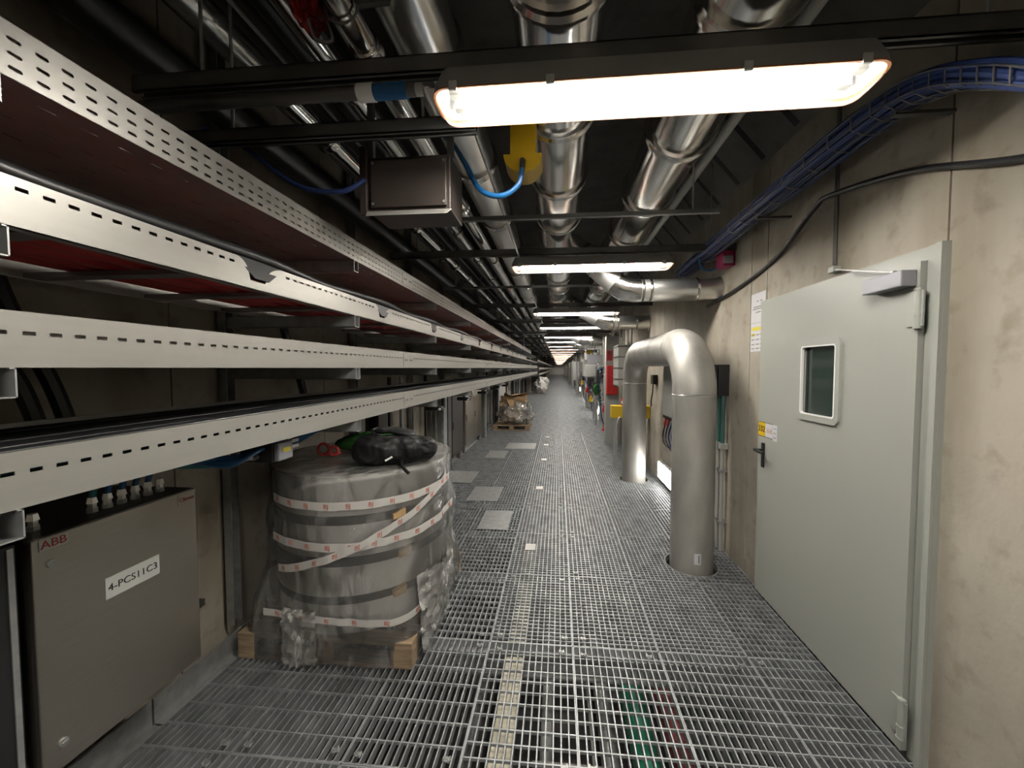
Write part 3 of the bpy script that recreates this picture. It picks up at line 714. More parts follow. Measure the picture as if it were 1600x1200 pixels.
MB().box(-1.33, -1.30, 1.56, 1.58, 1.30, 1.311).build('hanger', 'strut', t)
for k, z in enumerate((1.22, 1.245)): MB().tube([(-1.28, 1.52, z), (-1.28, 1.49, z)], .011, 8).build('gland', 'galv', t)
for k in range(2):
    tag(MB().tube(bez([(-1.24, 1.62, 1.23+.02*k), (-1.23, 1.72, 1.255+.015*k), (-1.22, 1.85, 1.285), (-1.21, 1.98, 1.298), (-1.21, 2.04, 1.29)]), .011, 8).build('blue_cable', 'blue', None, True),
        'blue cable running on from the terminal box toward the wrapped pallet', 'cable', 'blue cables behind the terminal box')
    o = MB().box(-1.222, -1.219, 1.64, 1.70, 1.232+.024*k, 1.247+.024*k).build('cable_tag', 'white'); tag(o, '%s white tag on the blue cables by the terminal box' % ('lower' if k == 0 else 'upper'), 'tag')
o = MB().box(-1.262, -1.259, 1.40, 1.47, 1.222, 1.242).build('cable_tag', 'white'); tag(o, 'white tag on the blue cables above the steel cabinet', 'tag')

# ------------------------------------------------------------------ pallet with wrapped rolls
def pallet(x0, x1, y0, y1, name, label):
    t = thing(name, label, 'pallet', ((x0+x1)/2, (y0+y1)/2, 0))
    return t
def pallet_parts(t, x0, x1, y0, y1, mt='wood'):
    n = 7; w = (x1-x0)
    for k in range(n):
        a = y0+(y1-y0-.1)*k/(n-1); MB().box(x0, x1, a, a+.1, .122, .142, .002).build('deck_board', mt, t)
    for xx in (x0, (x0+x1)/2-.05, x1-.1): MB().box(xx, xx+.1, y0, y1, .100, .122, .002).build('stringer_board', mt, t)
    for xx in (x0, (x0+x1)/2-.06, x1-.12):
        for y in (y0, (y0+y1)/2-.06, y1-.12): MB().box(xx, xx+.12, y, y+.12, .022, .100, .003).build('block', mt, t)
    for y in (y0, (y0+y1)/2-.05, y1-.1): MB().box(x0, x1, y, y+.1, .0015, .022, .002).build('base_board', mt, t)
CX, CY, RR = -1.262, 2.43, .525
t = thing('wrapped_pallet_load', 'stack of grey rolls wrapped in clear film on a timber pallet', 'pallet load', (CX, CY, 0))
px0, px1, py0, py1 = -1.755, -.765, 1.91, 2.93
pallet_parts(t, px0, px1, py0, py1)
zs = [.144, .345, .560, .785, 1.03]
for k in range(4):
    a, b = zs[k]+(.012 if k else 0), zs[k+1]-.014*(k < 3); r = RR-(.008 if k else .02)
    MB().lathe((CX, CY, 0), [(.02, a), (r-.012, a), (r, a+.012), (r, b-.012), (r-.012, b), (.02, b)], 64).build('roll', 'roll', t, True)
    if k < 3: MB().lathe((CX, CY, 0), [(.02, b), (r+.001, b-.012), (r+.008, b-.010), (r+.012, b+.013), (r+.008, b+.034), (r+.001, b+.036), (.02, b+.026)], 64).build('spacer_ring', 'rollgap', t, True)
cam_a = math.atan2(-CY, -CX)
for k, (z, da) in enumerate(((.785, .30), (.56, .36), (.345, .30))):
    a = cam_a+da; c = Vector((CX, CY, z)); d = Vector((math.cos(a), math.sin(a), 0)); s = Vector((-d.y, d.x, 0)); q = c+d*(RR-.02)
    m = MB().prism([q-s*.035-Vector((0, 0, .022)), q+s*.035-Vector((0, 0, .012)), q+s*.035+Vector((0, 0, .03)), q-s*.035+Vector((0, 0, .008))], d*.045)
    m.build('timber_wedge', 'wood2', t)
def film_r(a, z, wob=1):
    ca, sa = math.cos(a), math.sin(a)
    hx, hy = .515, .53; p = 7.0
    rect = 1/((abs(ca)/hx)**p+(abs(sa)/hy)**p)**(1/p)
    circ = RR+.014
    f = min(1, max(0, (z-.06)/.62)); f = f*f*(3-2*f)
    base = rect*(1-f)+circ*f
    waist = .02*math.sin((z-.1)*14)*min(1, z*3)
    n = mnoise.noise(Vector((ca*2.5, sa*2.5, z*3)))*.03+mnoise.noise(Vector((ca*7, sa*7, z*5)))*.014
    side = .03*max(0, math.cos(a+.15))*max(0, 1-abs(z-.45)/.4)
    amp = max(.12, 1-max(0, z-.75)/.2)
    return max(base+(n*amp+waist*.35*amp+side)*wob, circ+.004 if z > .15 else rect+.004)
def film_pt(u, v):
    a = 2*PI*u; z = .006+(1.036-.006)*v; r = film_r(a, z); return Vector((CX+r*math.cos(a), CY+r*math.sin(a), z))
MB().grid(film_pt, 120, 40, True).build('stretch_film', 'film', t, True)
MB().lathe((CX, CY, 0), [(RR+.010, 1.036), (RR-.03, 1.041), (RR-.2, 1.036), (.01, 1.034)], 64).build('film_top', 'film', t, True)
# loose crumpled film at the near right corner
def crumple(u, v):
    a = cam_a+.40+.75*u; z = .02+.42*v; r = film_r(a, z)+.018+.04*abs(mnoise.noise(Vector((u*6, v*6, 3))))+.012*mnoise.noise(Vector((u*18, v*14, 7)))
    return Vector((CX+r*math.cos(a), CY+r*math.sin(a), z))
MB().grid(crumple, 34, 24).build('loose_film', 'film2', t, True)
def crumple2(u, v):
    a = cam_a-.85+.35*u; z = .012+.30*v; r = film_r(a, z)+.010+.035*abs(mnoise.noise(Vector((u*5, v*6, 13))))
    return Vector((CX+r*math.cos(a), CY+r*math.sin(a), z))
MB().grid(crumple2, 20, 20).build('loose_film', 'film2', t, True)
# printed tape
def tape(zf, a0, a1, w, off, marks, label=None):
    def fn(u, v):
        a = a0+(a1-a0)*u; z = zf(u)+(v-.5)*w
        r = max(film_r(a, zf(u)-.012), film_r(a, zf(u)+.012), film_r(a, zf(u)))+off; return Vector((CX+r*math.cos(a), CY+r*math.sin(a), z))
    n = 60; m = MB().grid(fn, n, 2); k0 = len(m.v)
    o = m.build('tape_band', 'tape', t, True)
    ln = (a1-a0)*RR
    for k in range(marks):
        uc = (k+.5)/marks; m = MB()
        def wrap(p, uc=uc):
            q = fn(min(1, max(0, uc+p.x/ln)), .5); a = a0+(a1-a0)*min(1, max(0, uc+p.x/ln))
            return q+Vector((math.cos(a), math.sin(a), 0))*(.0016+p.z)+Vector((0, 0, p.y))
        text(m, 'BJ', w*.72, None, .0003, wrap)
        bar = [Vector((x, y, 0)) for x in (-.05, -.025, 0, .025, .05) for y in (-w*.44, -w*.40)]
        m.build('printed_mark', 'orange_ink', o)
        if k % 2 == 0: MB().add([wrap(b) for b in bar], [(2*i, 2*i+2, 2*i+3, 2*i+1) for i in range(4)]).build('printed_line', 'grey_ink', o)
tape(lambda u: .885-.015*math.sin(u*PI)+.035*max(0, u-.7), cam_a-1.1, cam_a+1.15, .046, .004, 11)
tape(lambda u: .668-.012*math.sin(u*PI)+.10*max(0, u-.55), cam_a-1.1, cam_a+1.2, .046, .004, 11)
tape(lambda u: .50+.42*u**1.25, cam_a-1.0, cam_a+1.0, .044, .009, 10)
tape(lambda u: .275-.02*math.sin(u*PI*.8)+.22*max(0, u-.5)**1.3, cam_a-1.05, cam_a+1.3, .040, .006, 9)
# things lying on top
ZT = 1.046
t = thing('duffel_bag', 'black roll-top fabric bag lying on the wrapped pallet load', 'bag', (-.98, 2.33, ZT))
def sq(c, e): return math.copysign(abs(c)**e, c)
def bagf(u, v):
    a = 2*PI*u; s = v*2-1; L2 = .245
    prof = max(0, 1-abs(s)**5)**.5
    ry, rz = .112*prof*(1-.20*max(0, s)), (.082-.014*s)*prof
    n = mnoise.noise(Vector((s*3, math.cos(a)*1.5, math.sin(a)*1.5)))*.013+mnoise.noise(Vector((s*8+math.cos(a)*2, math.cos(a)*3, math.sin(a)*3)))*.008
    fold = .010*math.sin(s*9+2*math.cos(a))*max(0, s)
    yy = (ry+(n+fold)*prof)*sq(math.cos(a), .7); zz = (rz+(n+fold)*prof)*sq(math.sin(a), .75)
    z = max(.001, zz+.072); x = s*L2; ang = .30
    return Vector((-.965+x*math.cos(ang)-yy*math.sin(ang), 2.20+x*math.sin(ang)+yy*math.cos(ang), ZT+z))
MB().grid(bagf, 56, 60, True).build('body', 'fabric', t, True)
def rolltop(u, v):
    a = 2*PI*u; s = v*2-1; pr = max(0, 1-abs(s)**6)**.5
    n = mnoise.noise(Vector((s*4, math.cos(a)*2, 5)))*.006
    x = s*.130; y = (.065*pr+n)*sq(math.cos(a), .7); z = (.017*pr+n)*sq(math.sin(a), .8); ang = .05
    return Vector((-.99+x*math.cos(ang)-y*math.sin(ang), 2.25+x*math.sin(ang)+y*math.cos(ang), ZT+.176+z-.025*max(0, s)))
MB().grid(rolltop, 28, 30, True).build('roll_top', 'fabric', t, True)
MB().box(-1.12, -1.10, 2.20, 2.30, ZT+.13, ZT+.19, .004).build('buckle', 'black', t)
MB().tube(bez([(-.90, 2.13, ZT+.03), (-.87, 2.06, ZT+.012), (-.83, 2.0, ZT+.006), (-.80, 1.985, ZT-.012)]), .010, 6).build('strap', 'fabric', t, True)
ms = MB(); ms.box(-.03, .03, -.0006, .0006, -.006, .006); 
mt4 = Matrix.Translation((-.955, 2.082, ZT+.04)) @ Matrix.Rotation(.3, 4, 'Z') @ Matrix.Rotation(-.5, 4, 'Y')
ms = MB().box(-.022, .022, -.003, .003, -.005, .005, 0, mt4); ms.build('white_logo', 'white', t)
ms = MB().box(-.02, .02, -.002, .002, -.004, .004, 0, Matrix.Translation((-1.06, 2.095, ZT+.135)) @ Matrix.Rotation(.3, 4, 'Z')); ms.build('grey_tab', 'closer', t)
def greenf(u, v):
    a = 2*PI*u; s = v*2-1; pr = (1-abs(s)**3)**.5 if abs(s) < 1 else 0; n = mnoise.noise(Vector((s*4, math.cos(a)*2, math.sin(a)*2)))*.014
    x = s*.22; y = (.085*pr+n*pr)*math.cos(a); z = max(.001, (.070*pr*(1+.35*s)+n*pr)*math.sin(a)+.058); ang = .35
    return Vector((-1.26+x*math.cos(ang)-y*math.sin(ang), 2.47+x*math.sin(ang)+y*math.cos(ang), ZT+z))
tag(MB().grid(greenf, 28, 28, True).build('green_pouch', 'green', None, True), 'dark green soft pouch behind the black bag', 'pouch')
t = thing('red_strap', 'red looped strap end left of the green pouch', 'strap', (-1.45, 2.28, ZT))
for cx, rr in ((-1.47, .035), (-1.40, .026)):
    MB().tube([(cx+rr*math.cos(a)*.9, 2.28+.25*rr*math.cos(a), ZT+rr+.008+rr*math.sin(a)) for a in [2*PI*k/18 for k in range(18)]], .009, 8, closed=True).build('loop', 'redsheath', t, True)
MB().tube(bez([(-1.455, 2.285, ZT+.01), (-1.43, 2.30, ZT+.01), (-1.38, 2.32, ZT+.012)]), .009, 8).build('link', 'redsheath', t, True)

# second pallet further on
t = thing('cardboard_pallet', 'pallet heaped with torn brown cardboard and clear film', 'pallet load', (-1.2, 10.1, 0))
pallet_parts(t, -1.66, -.72, 9.68, 10.6, 'wood')
def torn(c, w, hgt, rz, rx, seed):               # creased sheet of board, two skins 8 mm apart
    mt_ = Matrix.Translation(c) @ Matrix.Rotation(rz, 4, 'Z') @ Matrix.Rotation(rx, 4, 'X')
    def skin(d):
        def fn(u, v):
            x, z = (u-.5)*w, (v-.5)*hgt; e = 1+.18*mnoise.noise(Vector((u*5, v*5, seed)))
            y = .10*mnoise.noise(Vector((u*2.2, v*2.2, seed+4)))+.10*abs(u-.5)+d
            p = mt_ @ Vector((x*e, y, z*e)); p.z = max(p.z, .15+d); return p
        return fn
    m = MB().grid(skin(0), 14, 12).grid(skin(.008), 14, 12); n = 15*13; w_ = 15
    edge = [i for i in range(15)]+[w_*j+14 for j in range(1, 13)]+[12*w_+i for i in range(13, -1, -1)]+[w_*j for j in range(11, 0, -1)]
    m.f += [(edge[k], edge[(k+1) % len(edge)], n+edge[(k+1) % len(edge)], n+edge[k]) for k in range(len(edge))]
    m.build('cardboard_sheet', 'cardboard', t)
torn((-1.15, 9.98, .60), .70, .55, .15, .25, 1); torn((-1.30, 10.15, .45), .60, .55, -.2, -.1, 2); torn((-1.02, 9.92, .55), .55, .60, .5, -.35, 3)
torn((-1.10, 10.05, .86), .62, .42, .3, 1.25, 4); torn((-1.25, 9.9, .40), .55, .40, -.35, .3, 5); torn((-.95, 10.2, .5), .5, .6, 1.2, .2, 6)
lump((-1.12, 10.02, .40), (.44, .38, .30), 5, .4, 30, 20, .144).build('film', 'film2', t, True)
lump((-.80, 9.95, .40), (.13, .2, .30), 9, .5, 24, 18, .144).build('film', 'film2', t, True)
# pale wrapped bundles far along the left
for k, (y, s) in enumerate([(24, 1), (27, 1.1), (30.5, 1)]):
    tag(lump((-1.15, y, .42*s), (.42, .6, .46*s), 20+k, .35, 24, 16, .001).build('wrapped_bundle', 'tape', None, True), '%s pale wrapped bundle far along the left side' % ORD[k], 'bundle', 'pale bundles far away')

# ------------------------------------------------------------------ door on the right
d = sroot('door_1', (XR, 2.2, 0), 'grey green steel door with small window and black handle')
y0, y1 = 1.655, 2.84
bm_ = MB()
# leaf with a real window opening
wy0, wy1, wz0, wz1 = 2.085, 2.36, 1.335, 1.725
for a, b, c, e in ((y0, wy0, .02, 2.02), (wy1, y1, .02, 2.02), (wy0, wy1, .02, wz0), (wy0, wy1, wz1, 2.02)): bm_.box(XR-.045, XR-.0, a, b, c, e)
bm_.build('leaf', 'door', d)
fr = MB()
def ring(mb, o, i, x0, x1):
    n = len(o); mb.add([(x0, *p) for p in o]+[(x0, *p) for p in i]+[(x1, *p) for p in o]+[(x1, *p) for p in i],
        [f for k in range(n) for j in [(k+1) % n] for f in ((k, j, n+j, n+k), (2*n+k, 3*n+k, 3*n+j, 2*n+j), (k, 2*n+k, 2*n+j, j), (n+k, n+j, 3*n+j, 3*n+k))])
def rr2(a, b, c, e, r): return [(p.x, p.y) for p in rrect(a, b, c, e, r, 0)]
ring(fr, rr2(2.055, 2.395, 1.305, 1.762, .04), rr2(2.085, 2.36, 1.34, 1.722, .018), XR-.058, XR-.040)
wf = fr.build('window_frame', 'frame', d)
gl = MB().box(XR-.03, XR-.024, wy0, wy1, wz0, wz1); gl.build('window_pane', 'glass', d)
ring(g2 := MB(), rr2(2.083, 2.362, 1.338, 1.724, .018), rr2(2.090, 2.355, 1.345, 1.717, .014), XR-.060, XR-.045); g2.build('window_gasket', 'white', wf)
fm = MB().box(XR-.022, XR+.04, 1.585, 1.652, .0, 2.075).box(XR-.020, XR+.039, 1.6525, 2.90, 2.023, 2.074).box(XR-.012, XR+.038, 2.843, 2.875, .0, 2.0225)
fm.box(XR-.034, XR-.0225, 1.586, 1.610, .0, 2.0745)
fm.build('door_frame', 'frame', d)
MB().box(XR-.01, XR+.0, 1.652, 2.843, .001, .02).build('threshold', 'haunch', d)
for z0, z1 in ((1.755, 1.915), (.075, .245)):
    hn = MB().tube([(XR-.052, 1.650, z0), (XR-.052, 1.650, z1)], .012, 12).box(XR-.052, XR-.045, 1.63, 1.70, z0+.01, z1-.01).build('hinge', 'frame', d, True)
    for zz in (z0, z0+.05, z1-.01): MB().tube([(XR-.052, 1.650, zz), (XR-.052, 1.650, zz+.008)], .0145, 12).build('hinge_ring', 'frame', hn, True)
    MB().tube([(XR-.052, 1.650, z0-.004), (XR-.052, 1.650, z0)], .009, 10).build('hinge_pin', 'strut', hn)
hd = MB().box(XR-.055, XR-.045, 2.748, 2.782, .915, 1.085, .004).build('handle', 'black', d)
MB().tube([(XR-.05, 2.765, 1.035), (XR-.10, 2.765, 1.035)], .010, 10).tube(bez([(XR-.10, 2.775, 1.035), (XR-.103, 2.74, 1.035), (XR-.10, 2.66, 1.032)]), .011, 10).build('lever', 'black', hd, True)
cl = MB().box(XR-.105, XR-.047, 1.665, 1.865, 1.925, 1.990, .004).build('door_closer', 'closer', d)
MB().prism([(XR-.084, 1.74, 1.994), (XR-.066, 1.74, 1.994), (XR-.012, 2.165, 2.112), (XR-.030, 2.165, 2.112)], (0, 0, .006)).build('closer_arm', 'galv', cl)
MB().tube([(XR-.075, 1.745, 1.988), (XR-.075, 1.745, 2.003)], .014, 10).build('closer_pivot', 'galv', cl)
MB().box(XR-.04, XR+.0, 2.15, 2.19, 2.10, 2.13, .003).build('arm_bracket', 'frame', cl)
# door sign (faces -X)
RX = lambda y, z, x: Matrix.Translation((x, y, z)) @ Matrix(((0, 0, -1, 0), (-1, 0, 0, 0), (0, 1, 0, 0), (0, 0, 0, 1)))
sx = XR-.047
t = thing('door_sign', 'yellow and white door sign reading 332 above the handle', 'sign', (sx, 2.74, 1.125))
MB().box(sx, sx+.0016, 2.745, 2.836, 1.128, 1.228).build('yellow_half', 'yellow_sign', t)
MB().box(sx, sx+.0016, 2.655, 2.745, 1.128, 1.228).build('white_half', 'paper', t)
MB().box(sx, sx+.0016, 2.605, 2.652, 1.12, 1.225).build('side_sticker', 'paper', t)
m = MB(); text(m, '332', .058, RX(2.791, 1.178, sx-.001)); m.build('lettering', 'ink', t)
m = MB()
for k in range(3): text(m, 'i', .05, RX(2.722-.023*k, 1.178, sx-.001)); m.box(sx-.001, sx-.0004, 2.717-.023*k, 2.727-.023*k, 1.160, 1.185)
m.build('symbols', 'wood2', t)
m = MB()
for k in range(3): m.box(sx-.001, sx-.0004, 2.613, 2.645, 1.14+.03*k, 1.145+.03*k)
m.build('small_print', 'grey_ink', t)
MB().box(sx-.0008, sx-.0002, 2.655, 2.836, 1.128, 1.131).box(sx-.0008, sx-.0002, 2.655, 2.836, 1.225, 1.228).build('border', 'ink', t)
# notices on the wall
def notice(z0, z1, label, rows, head):
    x = XR-.0024; t = thing('wall_notice', label, 'notice', (x, 2.97, z0))
    MB().box(x, x+.002, 2.872, 3.075, z0, z1).build('sheet', 'paper', t)
    for z, ys, w in rows:
        for y in ys: MB().box(x-.001, x-.0003, y-w/2, y+w/2, z-.004, z+.004).build('printed_line', 'grey_ink', t)
    if head:
        m = MB().box(x-.001, x-.0003, 2.885, 3.06, z1-.055, z1-.03)
        for z, y in ((z1-.085, 3.035), (z1-.085, 2.91)): m.box(x-.001, x-.0003, y-.025, y+.025, z-.01, z+.01)
        m.build('yellow_heading', 'yellow_ink', t)
notice(1.935, 2.150, 'upper white notice sheet on the wall left of the door', [(2.09, (2.93, 2.98), .03), (2.05, (2.97,), .14), (2.035, (2.97,), .16), (2.01, (2.97,), .07)], False)
notice(1.722, 1.932, 'lower white notice sheet with yellow heading left of the door', [(z, (2.91, 2.97, 3.035), .045) for z in (1.845, 1.81, 1.775, 1.745)], True)
# conduit, black cable and blue tray on the right wall
run_ = MB().tube([(XR-.02, 2.17, 2.14), (XR-.02, 2.17, 3.04)], .010, 8).build('wall_conduit', 'strut', None, True); tag(run_, 'thin dark vertical conduit on the wall above the door closer', 'conduit')
tag(MB().tube(bez([(XR-.016, .4, 2.08), (XR-.016, 1.0, 2.16), (XR-.016, 1.36, 2.255), (XR-.016, 1.75, 2.41), (XR-.045, 2.17, 2.50), (XR-.05, 2.30, 2.48), (XR-.016, 2.75, 2.33), (XR-.016, 3.3, 2.24), (XR-.016, 3.9, 2.2)]), .013, 10).build('wall_cable', 'rubber', None, True),
    'black cable sagging along the right wall above the door', 'cable')
t = thing('wire_tray', 'wire mesh tray bending overhead at the top right', 'cable tray', (1.25, 1.8, 2.5))
path = bez([(1.31, .98, 2.20), (1.305, 1.12, 2.31), (1.30, 1.28, 2.44), (1.29, 1.48, 2.555), (1.28, 1.75, 2.59), (1.27, 2.4, 2.585), (1.28, 3.1, 2.575), (1.29, 4.2, 2.56)], 12)
for dx, dz in ((-.075, .05), (-.075, 0), (-.025, -.022), (.025, -.022), (.075, 0), (.075, .05)):
    MB().tube([p+Vector((dx, 0, dz)) for p in path], .0028, 6).build('long_wire', 'strut', t, True)
for p in path[::3]:
    q = [p+Vector((dx, 0, dz-.003)) for dx, dz in ((-.075, .055), (-.075, 0), (-.025, -.022), (.025, -.022), (.075, 0), (.075, .055))]
    MB().tube(q, .0028, 6).build('cross_wire', 'strut', t, True)
for y in (1.6, 2.6, 3.6): MB().box(1.25, XR-.002, y-.012, y+.012, 2.545, 2.557).build('wall_arm', 'strut', t)
for k in range(9):
    off = Vector((-.055+.036*(k % 4), 0, .0+.026*(k//4)))
    pp = [p+off+Vector((.006*math.sin(i*.3+k), 0, .004*math.sin(i*.21+k*2))) for i, p in enumerate(path)]
    tag(MB().tube(pp, .0135, 8).build('blue_cable', 'bluedark', None, True), 'blue cable lying in the wire tray at the top right', 'cable', 'blue cables in the wire tray')
# ------------------------------------------------------------------ big pipe arch
t = thing('pipe_arch', 'large dull steel pipe arch rising through the grating beside the door', 'pipe', (1.09, 4.4, 0))
ra, R_, zc, ya, yb = .165, .40, 1.785, 3.19, 5.60
def leg(y): return MB().tube([(1.09, y, -.5), (1.09, y, zc-R_)], ra, 40, caps=False)
leg(ya).build('near_leg', 'pipe', t, True); leg(yb).build('far_leg', 'pipe', t, True)
arc1 = [(1.09, ya+R_-R_*math.cos(a), zc-R_+R_*math.sin(a)) for a in [PI/2*k/14 for k in range(15)]]
arc2 = [(1.09, yb-R_+R_*math.cos(a), zc-R_+R_*math.sin(a)) for a in [PI/2*k/14 for k in range(15)]]
MB().tube(arc1, ra, 40, caps=False).build('near_elbow', 'pipe', t, True); MB().tube(arc2, ra, 40, caps=False).build('far_elbow', 'pipe', t, True)
MB().tube([arc1[-1], arc2[-1]], ra, 40, caps=False).build('cross_pipe', 'pipe', t, True)
for y in (ya, yb): MB().tube([(1.09, y, zc-R_-.005), (1.09, y, zc-R_), (1.09, y, zc-R_+.005)], [ra+.0005, ra+.003, ra+.0005], 40).build('weld_seam', 'alu2', t, True)
for p in (arc1[-1], arc2[-1]): MB().tube([(1.09, p[1]-.005, zc), (1.09, p[1], zc), (1.09, p[1]+.005, zc)], [ra+.0005, ra+.003, ra+.0005], 40).build('weld_seam', 'pipe', t, True)
for y in (ya, yb):
    m = MB(); n = 40
    ri, ro = ra+.034, ra+.040
    m.lathe((1.09, y, 0), [(ri, .002), (ro, .002), (ro, -.05), (ri, -.05), (ri, .002)], n).build('hole_collar', 'galv', t, True)
st = MB().grid(lambda u, v: Vector((1.09+(ra+.001)*math.cos(-PI/2-.20+.30*u), ya+(ra+.001)*math.sin(-PI/2-.20+.30*u), .075+.085*v)), 6, 1).build('sticker', 'paper', t)
MB().grid(lambda u, v: Vector((1.09+(ra+.0018)*math.cos(-PI/2-.02+.07*u), ya+(ra+.0018)*math.sin(-PI/2-.02+.07*u), .085+.065*v)), 4, 1).build('sticker_print', 'grey_ink', st)

# ------------------------------------------------------------------ equipment along the right wall behind the arch
t = thing('wall_box', 'black box on the wall behind the near pipe leg', 'box', (XR-.05, 3.5, 1.35))
MB().box(XR-.09, XR-.001, 3.42, 3.60, 1.36, 1.63, .006).build('body', 'black', t)
MB().box(XR-.10, XR-.09, 3.44, 3.58, 1.38, 1.61, .004).build('lid', 'black', t)
for k, y in enumerate((3.44, 3.52)):
    tag(MB().tube([(XR-.04, y, .95), (XR-.04, y, 1.36)], .017, 10).build('green_conduit', 'tealpipe', None, True), '%s green conduit below the black wall box' % ('near' if k == 0 else 'far'), 'conduit')
    t = thing('grey_conduit', '%s grey conduit running to the floor beside the near pipe leg' % ('nearer' if k == 0 else 'farther'), 'conduit', (XR-.04, y, .0))
    MB().tube([(XR-.04, y, .0), (XR-.04, y, .90)], .014, 10).build('tube', 'greypipe', t, True)
    MB().box(XR-.065, XR-.001, y-.026, y+.026, .90, .95, .003).build('coupling', 'greypipe', t)
    for z in (.25, .7): MB().box(XR-.06, XR-.001, y-.02, y+.02, z, z+.02).build('saddle', 'galv', t)
t = thing('control_box', 'tall grey control box on the wall seen under the pipe arch', 'cabinet', (XR-.08, 4.5, 1.0))
MB().box(XR-.16, XR-.001, 4.28, 4.86, 1.02, 1.66, .006).build('body', 'cabinet', t)
MB().box(XR-.172, XR-.16, 4.29, 4.85, 1.03, 1.65, .004).build('door', 'cabinet', t)
for k in range(7):
    z = 1.10+.075*k
    tag(MB().tube(bez([(XR-.08, 4.86, z), (XR-.10, 4.93, z+.03), (XR-.12, 5.0, z-.02), (XR-.08, 5.05, z-.12), (XR-.03, 5.08, z-.2)]), .009, 8).build('loop_cable', 'rubber' if k % 2 else 'greypipe', None, True),
        ('black' if k % 2 else 'grey')+' looped cable at the far side of the grey control box', 'cable', ('black' if k % 2 else 'grey')+' looped cables at the control box')
t = thing('plug_cluster', 'cluster of red plugs under the grey control box', 'plug', (XR-.1, 4.9, .9))
for k in range(3): MB().tube([(XR-.09, 4.88+.05*k, .98), (XR-.11, 4.88+.05*k, .88)], .02, 10).build('plug', 'redsheath', t, True)
MB().box(XR-.12, XR-.001, 4.4, 5.05, .97, 1.02, .004).build('plug_rail', 'black', t)
for k in range(4):
    tag(MB().tube(bez([(XR-.11, 4.50+.13*k, .99), (XR-.15, 4.55+.12*k, .80-.03*k), (XR-.12, 4.45+.07*k, .62), (XR-.04, 4.35+.03*k, .50), (XR-.03, 4.32, .05)]), .010, 8).build('hanging_cable', 'bluedark' if k < 2 else 'rubber', None, True),
        ('dark blue' if k < 2 else 'black')+' cable hanging below the red plugs', 'cable', ('dark blue' if k < 2 else 'black')+' cables below the plugs')
t = thing('low_luminaire', 'bright low level lamp on the wall near the floor between the pipe legs', 'lamp', (XR-.04, 5.2, .05))
MB().box(XR-.05, XR-.001, 4.80, 5.50, .06, .31, .006).build('housing', 'white', t)
MB().box(XR-.062, XR-.05, 4.82, 5.48, .08, .29, .004).build('diffuser', 'lowlamp', t)
for k, y in enumerate((11.9, 13.4, 16.6, 19.5, 24.5)):
    t = thing('low_luminaire', '%s small low level lamp along the right wall beyond the hose box' % ORD[k], 'lamp', (XR-.04, y, .1), 'low level lamps far along the right wall')
    MB().box(XR-.05, XR-.001, y, y+.6, .12, .38, .006).build('housing', 'white', t)
    MB().box(XR-.062, XR-.05, y+.02, y+.58, .14, .36, .004).build('diffuser', 'lowlamp', t)
t = thing('power_socket', 'black power socket with cable on the wall between the pipe legs', 'socket', (XR-.04, 5.85, 1.35))
MB().box(XR-.07, XR-.001, 5.78, 5.94, 1.36, 1.50, .01).build('body', 'black', t)
MB().tube(bez([(XR-.05, 5.86, 1.36), (XR-.05, 5.88, 1.25), (XR-.06, 5.92, 1.12), (XR-.05, 5.96, 1.02)]), .010, 8).build('cable', 'rubber', t, True)
t = thing('yellow_guard', 'bright yellow box beam behind the far pipe leg', 'guard', (1.15, 6.25, .0))
MB().box(.85, XR-.002, 6.2, 6.36, .80, 1.00, .008).build('beam', 'yellow_sign', t)
for x in (.9, 1.25): MB().box(x, x+.05, 6.25, 6.31, 0, .80).build('post', 'galv', t)
for k in range(4):
    x = .98+.12*k; tag(MB().tube(bez([(x, 6.19, .82), (x-.03, 6.15, .78), (x-.06, 6.15, .62), (x-.06, 6.17, .3), (x-.06, 6.2, .0)]), .014, 8).build('guard_hose', 'rubber' if k % 2 else 'greypipe', None, True),
        ('black' if k % 2 else 'grey')+' hose dropping from the yellow box beam', 'hose', ('black' if k % 2 else 'grey')+' hoses at the yellow beam')
t = thing('red_beacon', 'small red bottle-shaped unit standing on the yellow beam', 'beacon', (1.06, 6.28, 1.0))
MB().lathe((1.06, 6.28, 1.0), [(.001, .0), (.045, .002), (.045, .10), (.03, .13), (.015, .14), (.015, .16), (.001, .165)], 20).build('body', 'red', t, True)
MB().lathe((1.06, 6.28, 1.0), [(.0455, .03), (.047, .031), (.047, .07), (.0455, .071)], 20).build('label_band', 'white', t, True)
t = thing('ribbed_cabinet', 'light grey cabinet with dark horizontal straps above the yellow beam', 'cabinet', (1.25, 7.3, 1.28))
MB().box(1.07, XR-.002, 7.0, 7.6, 1.28, 2.02, .006).build('body', 'cabinet', t)
for z in (1.40, 1.60, 1.80, 1.99): MB().box(1.06, XR-.003, 6.992, 7.0, z-.008, z+.008).box(1.06, 1.07, 6.992, 7.6, z-.008, z+.008).build('strap', 'strut', t)
for k in range(4): MB().tube([(1.15+.07*k, 7.3, 2.02), (1.15+.07*k, 7.3, 2.7)], .012, 8).build('riser', 'greypipe', t, True)
tag(MB().box(.985, 1.25, 8.05, 8.3, .0, 2.25, .004).build('pale_pillar', 'cabinet'), 'pale square pillar carrying the red box and red sign', 'pillar')
t = thing('fire_sign', 'small square dark red sign high on the pale pillar', 'sign', (1.06, 8.04, 1.76))
MB().box(1.0, 1.115, 8.035, 8.048, 1.755, 1.955).build('panel', 'red', t)
m = MB().box(1.02, 1.095, 8.032, 8.035, 1.87, 1.94); [m.box(1.02, 1.095, 8.032, 8.035, 1.78+.025*k, 1.788+.025*k) for k in range(3)]; m.build('symbol', 'redpipe', t)
